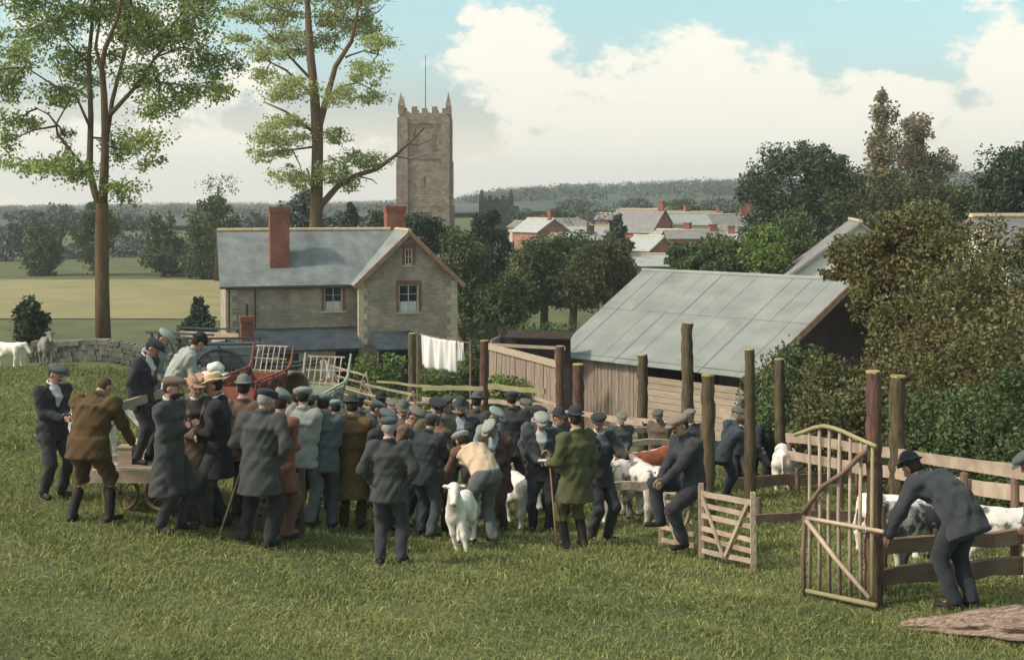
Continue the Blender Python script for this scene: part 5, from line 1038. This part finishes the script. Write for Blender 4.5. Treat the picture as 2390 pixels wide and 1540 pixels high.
def log():
    p0 = GP(2098, dray(2098, 1464)); p1 = GP(2480, dray(2480, 1500)); b = Vector(p0); t = thing('felled_log', 'rough barked log lying in the lower right corner', 'log', b); random.seed(3)
    n, m = 40, 48; V = []; F = []; ax = p1-p0; sd = Vector((ax.y, -ax.x, 0)).normalized()
    for i in range(n+1):
        u = i/n; c = p0.lerp(p1, u); r = .05+.19*min(1, u*1.5); g = G(c.x, c.y)
        for k in range(m):
            q = 2*math.pi*k/m; f = 1+.15*math.sin(k*1.57+.6*math.sin(u*9))+.07*math.sin(k*4.7+u*21)+random.uniform(-.03, .03)
            V.append(Vector((c.x, c.y, g+r*.34))+sd*(math.cos(q)*r*f*1.25)+Vector((0, 0, math.sin(q)*r*f*.6))-b)
    F = [(i*m+k, i*m+(k+1) % m, (i+1)*m+(k+1) % m, (i+1)*m+k) for i in range(n) for k in range(m)]+[tuple(range(m)), tuple(n*m+k for k in reversed(range(m)))]
    MB().add(V, F).build('bark', mat('log_bark', (176, 148, 124), col2=(92, 76, 66), scale=9, stretch=(1.0, 5, 5), bump=1.0, bscale=10, detail=9), t, smooth=True)
log()

# ------------------------------------------------------------------ cattle
def beast(label, x, d, face, hgt, m, name='calf', cat='calf', neck=0.0, yaw=0.0, splay=0.0, down=0.0, horn=False, h=.024, group='cattle at the sale', headm=None):
    X = (x-CX)/K*d; t = thing(name, label, cat, (X, d, G(X, d)), R(face), group); t.scale = (hgt,)*3
    Rn = rotm(R(yaw), 0, 0); nb = np.array((0, -.42, .84)); hd = nb+Rn @ np.array((0, -.27, .22+neck)); mz = hd+Rn @ np.array((0, -.23, -.20-down*.1)); pol = hd+Rn @ np.array((0, .03, .04))
    ls = []
    for q in (-1, 1):
        o = splay*q
        ls.append((('f', q), [(q*.10, -.34, .62), (q*(.105+o*.5), -.37-.04*q, .33), (q*(.11+o), -.36-.08*q, .05)], (.085, .05, .036)))
        ls.append((('h', q), [(q*.11, .36, .66), (q*.125, .26+.04*q, .48), (q*.12, .46+.06*q, .31), (q*.12, .42+.08*q, .05)], (.12, .09, .046, .038)))
    def f(Q):
        l = [ec(Q, (0, -.34, .72), (0, .02, .68), (1, 0, 0), (.165, .215), (.205, .225), .14), ec(Q, (0, .02, .68), (0, .36, .74), (1, 0, 0), (.205, .225), (.175, .20), .15),
             rc(Q, (0, -.36, .80), hd, .15, .09), ec(Q, pol, mz, Rn @ np.array((1, 0, 0)), (.088, .085), (.058, .052), .05), el(Q, (0, .44, .86), (.1, .08, .07))]
        for k, p, r_ in ls:
            for i in range(len(p)-1): l.append(rc(Q, p[i], p[i+1], r_[i], r_[i+1]))
            l.append(rc(Q, p[-1], (p[-1][0], p[-1][1]-.03, .02), .04, .048))
        b = smins(l, .05)
        for q in (-1, 1):
            b = smin(b, el((Q-(pol+Rn @ np.array((q*.135, .02, -.01))))@Rn, (0, 0, 0), (.075, .022, .038)), .02)
            b = np.maximum(b, -el((Q-(pol+Rn @ np.array((q*.085, -.09, -.02))))@Rn, (0, 0, 0), (.014, .02, .016)))
        b = smin(b, rc(Q, (0, .52, .86), (0, .57, .5), .026, .018), .02); b = smin(b, el(Q, (0, .575, .44), (.03, .03, .09)), .02)
        return b+.006*np.sin(Q[:, 0]*31)*np.sin(Q[:, 1]*23)*np.sin(Q[:, 2]*27)
    V, F = sdf_mesh(f, np.array((-.38, -1.2, 0.001)), np.array((.38, .75, 1.5)), h); V[:, 2] = np.maximum(V[:, 2], 0)
    obj('body', mesh_np('body', V, F, True), m, t)
    nose = mat('muzzle', (120, 96, 88), rough=.5); c = mz+Rn @ np.array((0, -.045, -.02)); V, F = sdf_mesh(lambda Q: el((Q-c)@Rn, (0, 0, 0), (.05, .022, .034)), c-.09, c+.09, .015); obj('muzzle', mesh_np('muzzle', V, F, True), nose, t)
    for q in (-1, 1):
        c2 = pol+Rn @ np.array((q*.08, -.085, -.02)); V, F = sdf_mesh(lambda Q: el(Q-c2, (0, 0, 0), (.016, .016, .016)), c2-.03, c2+.03, .009); obj('eye', mesh_np('eye', V, F, True), M_dark, t)
        if horn: a = pol+Rn @ np.array((q*.07, .0, .05)); MB().tube([a, a+Rn @ np.array((q*.08, -.01, .03)), a+Rn @ np.array((q*.12, -.03, .1))], [.02, .016, .006], 7).build('horn', M_rail, t, smooth=True)
    for k, p, r_ in ls: e = p[-1]; MB().tube([(e[0], e[1]-.03, .0), (e[0], e[1]-.02, .045)], [.053, .046], 9).build('hoof', M_boot, t, smooth=True)
    return t
M_wcalf = mat('white_hide', (226, 216, 198), var=.12, scale=5, patch=((176, 164, 150), 6, .66), bump=.3, bscale=50); M_red = mat('red_hide', (150, 76, 48), var=.2, scale=6, patch=((226, 216, 200), 2.4, .62), bump=.3, bscale=50)
M_roan = mat('blotched_hide', (214, 204, 188), var=.14, patch=((104, 98, 92), 4.6, .54), bump=.3, bscale=50); M_blk = mat('black_hide', (44, 46, 50), var=.2, patch=((218, 212, 200), 3.0, .66), bump=.3, bscale=50)
M_bw = mat('blackwhite_hide', (210, 200, 186), var=.14, patch=((70, 67, 66), 3.2, .46), bump=.3, bscale=50); M_grey = mat('grey_hide', (128, 124, 112), var=.2, scale=5, bump=.3, bscale=50)
beast('white calf held by the bending man in cream waistcoat', 1074, 14.95, -12, .68, M_wcalf, neck=.14, yaw=14, splay=.12)
beast('red calf with white patches behind the spotted cattle', 1505, 18.9, 120, 1.02, M_red, neck=-.1, down=1)
beast('spotted calf facing the camera beside the plank post', 1448, 18.0, -30, .95, M_roan, neck=-.12, yaw=20, down=1)
beast('spotted calf facing the camera just left of the seated man', 1506, 17.7, 18, .92, M_roan, neck=-.14, yaw=-15, down=1)
beast('pale calf between the red calf and the rails', 1462, 20.2, 75, .9, M_roan, neck=-.1, down=1)
beast('white calf seen from behind near the slim post', 1826, 22.6, 168, .86, M_wcalf, neck=-.35, yaw=-50, down=1.5)
beast('black calf with white blaze between the posts', 1776, 24.4, -15, 1.1, M_blk, neck=.0, down=.6)
beast('dark calf standing behind the stout post', 1688, 22.9, 60, .95, M_blk, neck=-.2, down=1)
beast('black and white calf behind the planks under the bending man\'s arm', 2150, 13.2, -60, .84, M_bw, neck=-.15, down=1)
beast('spotted calf behind the planks at the right edge', 2335, 13.1, 70, .78, M_roan, neck=-.25, down=1.4)
beast('dark-faced calf beyond the near pen by the right post', 2088, 14.8, 80, .8, M_roan, neck=-.2, down=1)
beast('pale cow at the left edge beyond the crest of the lawn', 22, 29.2, 75, .62, M_wcalf, 'cow', 'cow', neck=-.2, down=1, h=.03)
beast('grey-brown cow beside the pale cow at the left', 108, 29.6, 30, .72, M_grey, 'cow', 'cow', neck=.05, h=.03)
beast('whitish cow standing behind the navy-suited man at left', 206, 17.6, 85, .82, M_wcalf, 'cow', 'cow', neck=-.15, down=1, h=.03)
beast('young spotted calf seen behind the brown suit', 1216, 17.6, 20, .78, M_wcalf, neck=-.2, down=1)

# ------------------------------------------------------------------ auction platform, carts, walls, washing
def platform():
    d0, d1 = 14.55, 16.8; xa, xb = 184, 450; a = GP(300, 14.9); zt = a.z+.5; X0, X1 = (xa-CX)/K*14.2, (xb-CX)/K*14.6
    t = thing('flat_cart', 'low flat cart used as the auctioneer\'s platform at left', 'cart', (X0, d0, a.z)); n = 13; rs = random.Random(2)
    for i in range(n):
        y0 = (d1-d0)*i/n; MB().box(rs.uniform(-.04, .04), X1-X0+rs.uniform(-.04, .04), y0, y0+(d1-d0)/n-.012, .44, .495+rs.uniform(-.006, .004)).build('plank', M_plank, t)
    for (y0, y1) in ((-.05, .0), (d1-d0, d1-d0+.05)): MB().box(0, X1-X0, y0, y1, .34, .49).build('side_beam', M_rail, t)
    for x in (.35, X1-X0-.35): MB().box(x-.05, x+.05, .1, d1-d0-.1, .3, .438).build('axle', M_railb, t)
    for x in (.35, X1-X0-.35):
        for y in (.06, d1-d0-.12):
            c = Vector((x, y, .2)); w = MB(); ring = [c+Vector((math.cos(q)*.2, 0, math.sin(q)*.2)) for q in np.linspace(0, 2*math.pi, 21)]
            w.tube(ring, .025, 6, cap=False); wh = w.build('wheel', M_railb, t, smooth=True)
            for k in range(8): q = k*math.pi/4; MB().beam(c, c+Vector((math.cos(q)*.2, 0, math.sin(q)*.2)), .02, .02).build('spoke', M_railb, wh)
    s = MB().beam(P(262, 955, 14.2), P(400, 910, 15.3), .05, .10).build('sloping_beam', M_rail); tag(s, 'pale sloping beam crossing the legs of the man on the cart', 'beam')
    b = P(296, 1090, 14.85); bx = MB(); e = .085; tb = thing('wooden_box', 'small pale wooden box on the flat cart', 'box', (b.x, b.y, zt))
    for (u0, u1, v0, v1) in ((-e, e, -e, -e+.015), (-e, e, e-.015, e), (-e, -e+.015, -e+.015, e-.015), (e-.015, e, -e+.015, e-.015)): MB().box(u0, u1, v0, v1, 0, .19).build('side', M_plank, tb)
    MB().box(-e-.01, e+.01, -e-.01, e+.01, .19, .21).build('lid', M_plank, tb)
platform()
def wheel(t, c, r, m, ax=Vector((1, 0, 0)), n=12):
    u = Vector((0, 0, 1)); v = ax.cross(u).normalized(); ring = [c+u*math.sin(q)*r+v*math.cos(q)*r for q in np.linspace(0, 2*math.pi, 29)]
    w = MB().tube(ring, .04, 6, cap=False).build('wheel', m, t, smooth=True); MB().tube([c-ax*.14, c+ax*.14], .1, 10).build('hub', m, w)
    for k in range(n): q = 2*math.pi*k/n; MB().beam(c, c+u*math.sin(q)*r+v*math.cos(q)*r, .035, .045).build('spoke', m, w)
def cart(label, x, d, rz, body, trim, wid=1.15, ln=1.9, tilt=0, boards=3, flare=.12, base=None, raised=False, size=1.0):
    b = GP(x, d); t = thing('farm_cart', label, 'cart', b, R(rz), 'farm carts parked behind the crowd'); t.rotation_euler[0] = tilt; t.scale = (size,)*3; r = .62; z = .72
    for q in (-1, 1): wheel(t, Vector((q*(wid/2+.18), 0, r)), r, trim)
    MB().tube([(-wid/2-.2, 0, r), (wid/2+.2, 0, r)], .05, 8).build('axle', trim, t)
    for i in range(6): u = -wid/2+wid*i/6; MB().box(u, u+wid/6-.012, -ln/2, ln/2, z, z+.035).build('floor_board', body, t)
    for q in (-1, 1):
        for k in range(boards):
            o = q*(wid/2+flare*k/boards); MB().beam((o, -ln/2, z+.12+k*.17), (o+q*.02, ln/2, z+.12+k*.17), .03, .155).build('side_board', body, t)
        for y in (-ln/2+.1, 0, ln/2-.1): MB().beam((q*(wid/2+.03), y, z-.02), (q*(wid/2+flare+.05), y, z+.1+boards*.17), .05, .05).build('stave', trim, t)
        MB().beam((q*(wid/2+flare+.01), -ln/2-.1, z+.12+boards*.17), (q*(wid/2+flare+.01), ln/2+.1, z+.12+boards*.17), .06, .05).build('top_rail', trim, t)
        if raised: MB().tube([(q*(wid/2+.1), ln/2-.3, z+.4), (q*(wid/2+.12), ln/2+.25, z+.75), (q*(wid/2+.14), ln/2+.5, z+1.35)], [.05, .045, .03], 7).build('raised_rave', trim, t)
        MB().tube([(q*wid*.36, -ln/2, z-.02), (q*wid*.34, -ln/2-.9, z+.02), (q*wid*.30, -ln/2-1.7, z+.1)], [.045, .04, .03], 7).build('shaft', trim, t, smooth=True)
    MB().box(-wid/2+.01, wid/2-.01, ln/2-.03, ln/2, z+.04, z+.5).build('tailboard', body, t); MB().box(-wid/2+.01, wid/2-.01, -ln/2, -ln/2+.03, z+.04, z+.42).build('front_board', body, t)
    if raised:
        for k in range(6): u = -wid/2+.1+k*(wid-.2)/5; MB().beam((u, ln/2+.02, z+.5), (u, ln/2+.35, z+1.25), .03, .03).build('ladder_bar', M_rail, t)
        for (yy, zz) in ((.05, .55), (.2, .9), (.36, 1.27)): MB().beam((-wid/2, ln/2+yy, z+zz), (wid/2, ln/2+yy, z+zz), .035, .035).build('ladder_rung', M_rail, t)
    return t
M_cred = mat('cart_red', (158, 88, 70), col2=(116, 66, 56), scale=3); M_cgrey = mat('cart_grey', (112, 120, 120), var=.2, scale=3); M_cgreen = mat('cart_pale_green', (168, 172, 146), col2=(140, 144, 120), scale=3); M_cdark = mat('cart_dark', (64, 68, 70), var=.2)
cart('grey-sided dark cart left of the red cart', 520, 31.5, 96, M_cgrey, M_cdark, tilt=0)
cart('red cart with a pale slatted ladder raised at its end', 592, 27.6, -18, M_cred, M_cred, tilt=R(4), raised=True, size=.72)
cart('pale green cart with upswept ends beside the red cart', 728, 30.0, -14, M_cgreen, M_cgreen, raised=True, ln=1.7, tilt=R(4), size=.85)
cart('old dark cart behind the stooping pale jacket', 455, 33.5, 70, M_rail, M_cdark)
def basket():
    c = P(674, 902, 28.5); t = thing('wicker_basket', 'big round wicker basket lying on its side behind the caps', 'basket', c-Vector((0, 0, .2)), R(-50)); M_w = mat('wicker', (176, 154, 124), col2=(136, 118, 96), scale=30, bump=.8, bscale=60)
    r0, r1, ln = .28, .36, .62
    for k in range(9): u = k/8; MB().tube([((ln*u-.35), math.cos(q)*(r0+(r1-r0)*u), .2+math.sin(q)*(r0+(r1-r0)*u)) for q in np.linspace(0, 2*math.pi, 25)], .035 if k == 8 else .045, 6, cap=False).build('woven_ring', M_w, t, smooth=True)
    MB().tube([(-.40, 0, .2), (-.34, 0, .2)], [r0*.9, r0], 20).build('base', M_w, t)
basket()
def sacks():
    c = P(500, 872, 30.5); t = thing('sack_pile', 'pale sacks heaped beside the grey-sided cart', 'sacks', (c.x, c.y, c.z-.25))
    for (x, y, z) in ((-.18, 0, .16), (.2, .04, .14), (.02, .05, .38)):
        V, F = sdf_mesh(lambda Q: el(Q, (x, y, z), (.22, .19, .16))+.012*np.sin(Q[:, 0]*25)*np.sin(Q[:, 2]*22), np.array((-.5, -.3, -.2)), np.array((.5, .3, .65)), .03); obj('sack', mesh_np('sack', V, F, True), M_limewash, t)
    a = P(748, 838, 31.0); V = []; F = []; n = 16
    for i in range(n+1):
        for j in range(n+1):
            u, v = i/n, j/n; p = P(748+42*u*(.35+.65*v), 840+42*v, 31.0); V.append(p-a+Vector((0, -.05*math.sin(u*9+v*3)-.05*v, 0)))
    F = [(i*(n+1)+j, (i+1)*(n+1)+j, (i+1)*(n+1)+j+1, i*(n+1)+j+1) for i in range(n) for j in range(n)]
    o = MB().add(V, F).build('canvas_sheet', M_limewash, None, smooth=True); o.location = a; sm = o.modifiers.new('thick', 'SOLIDIFY'); sm.thickness = .012; tag(o, 'pale canvas sheet hanging from the pale green cart', 'canvas')
sacks()
def washing():
    a = P(975, 778, 42.5); b = P(1098, 800, 41.2); t = thing('washing_line', 'washing line across the garden in front of the cottage', 'washing line', a)
    MB().tube([a-a, (b-a)*.5+Vector((0, 0, -.04)), b-a], .012, 5).build('rope', M_rail, t)
    for p in (a, b): g = G(p.x, p.y); MB().tube([Vector((p.x, p.y, g))-a, p-a+Vector((0, 0, .1))], .035, 7).build('prop', M_railb, t)
    def cloth_sheet(label, u0, u1, drop):
        p0 = a.lerp(b, u0); p1 = a.lerp(b, u1); n = 30; m = 12; V = []; o = Vector(p0); nx = Vector((-(b-a).y, (b-a).x, 0)).normalized()
        for i in range(n+1):
            for j in range(m+1):
                u = i/n; v = j/m; c = p0.lerp(p1, u)-o; V.append(c+nx*(.06*math.sin(u*19+v)*(.3+v)+.03*math.sin(u*43))+Vector((0, 0, -.02-drop*v-.03*math.sin(u*7)*v-.035*math.sin(math.pi*u))))
        F = [(i*(m+1)+j, (i+1)*(m+1)+j, (i+1)*(m+1)+j+1, i*(m+1)+j+1) for i in range(n) for j in range(m)]
        w = MB().add(V, F).build('washing', mat('linen', (232, 226, 214), var=.04, scale=4, bump=.1), None, smooth=True); w.location = o; sm = w.modifiers.new('thick', 'SOLIDIFY'); sm.thickness = .008; tag(w, label, 'washing')
    cloth_sheet('big white sheet hanging on the washing line', .07, .74, 1.06); cloth_sheet('small white cloth at the right end of the washing line', .76, .88, .62)
washing()
def boarded_fence():
    d0, d1 = 40.5, 36.0; a = GP(1142, d0); t = thing('boarded_fence', 'upright board fence between the washing and the shed', 'fence', a); n = 26; rs = random.Random(5); A = P(1142, 808, d0); B = P(1312, 852, d1)
    dr = Vector(((B-A).x, (B-A).y, 0)).normalized(); nx = Vector((dr.y, -dr.x, 0))
    for i in range(n):
        p = A.lerp(B, i/n); q = A.lerp(B, (i+.9)/n); zb = 1.75+rs.uniform(-.02, .02); o = nx*rs.uniform(-.01, .015)
        MB().hexa([Vector((p.x, p.y, p.z-zb))+o-a, Vector((q.x, q.y, q.z-zb))+o-a, Vector((q.x, q.y, q.z-zb))+o-nx*.025-a, Vector((p.x, p.y, p.z-zb))+o-nx*.025-a, p+o-a, q+o-a, q+o-nx*.025-a, p+o-nx*.025-a]).build('board', M_board, t)
    MB().beam(A-a+nx*.04, B-a+nx*.04, .05, .2).build('top_rail', M_plank, t); MB().beam(A-a+nx*.04-Vector((0, 0, 1.2)), B-a+nx*.04-Vector((0, 0, 1.2)), .05, .1).build('low_rail', M_plank, t)
    # open pigsty behind
    c = GP(1235, 44); s = thing('pigsty', 'low open-fronted lean-to behind the board fence', 'lean-to', c, R(-14)); zt = CAMZ-(790-HY)/K*44-c.z
    MB().box(-1.3, 1.3, .9, 1.0, 0, zt+.1).build('back_wall', M_dark_board, s); MB().box(-1.35, -1.28, -.3, .9, 0, zt-.05).build('side_wall', M_board, s); MB().box(1.0, 1.3, -.4, -.3, 0, zt-.25).build('front_wall', M_board, s)
    m = MB(); gable_roof_quad(m, (-1.0, .3, zt-.0), (1.4, .3, zt-.0), (1.4, 1.1, zt+.16), (-1.0, 1.1, zt+.16), .05); m.build('roof', M_dark_board, s)
    MB().beam((-1.4, -.45, zt-.2), (1.4, -.45, zt-.26), .08, .1).build('front_beam', M_plank, s)
boarded_fence()
def stone_wall():
    t = thing('stone_wall', 'low grey stone wall beyond the lawn at left', 'wall', GP(200, 31)); o = t.location; rs = random.Random(9); xs = np.linspace(60, 520, 47)
    mats_ = [mat('wall_stone_%d' % i, c, var=.2, scale=4) for i, c in enumerate([(116, 112, 98), (104, 102, 90), (126, 120, 104)])]
    for row in range(5):
        x = 60+row*4
        while x < 520:
            w = rs.uniform(8, 16); d = 31+.3*math.sin(x*.01); p = GP(x, d); q = GP(x+w-.6, d); z = p.z+row*.13-.1+rs.uniform(-.01, .01); dp = rs.uniform(-.03, .03)
            MB().box(p.x-o.x, q.x-o.x, d-.15+dp-o.y, d+.2-o.y, z-o.z, z+.125-o.z).build('stone', mats_[rs.randrange(3)], t); x += w
stone_wall()

# ------------------------------------------------------------------ haze between here and the hills
hm = bpy.data.materials.new('haze_air'); hm.use_nodes = True; hn = hm.node_tree.nodes; hn.remove(hn['Principled BSDF'])
hv = hn.new('ShaderNodeVolumePrincipled'); hv.inputs['Color'].default_value = (.97, .95, .91, 1); hv.inputs['Density'].default_value = .00055; hv.inputs['Anisotropy'].default_value = .2
hm.node_tree.links.new(hv.outputs[0], hn['Material Output'].inputs['Volume'])
tag(MB().box(-3200, 3200, -40, 2100, -80, 62).build('haze', hm), kind='stuff')
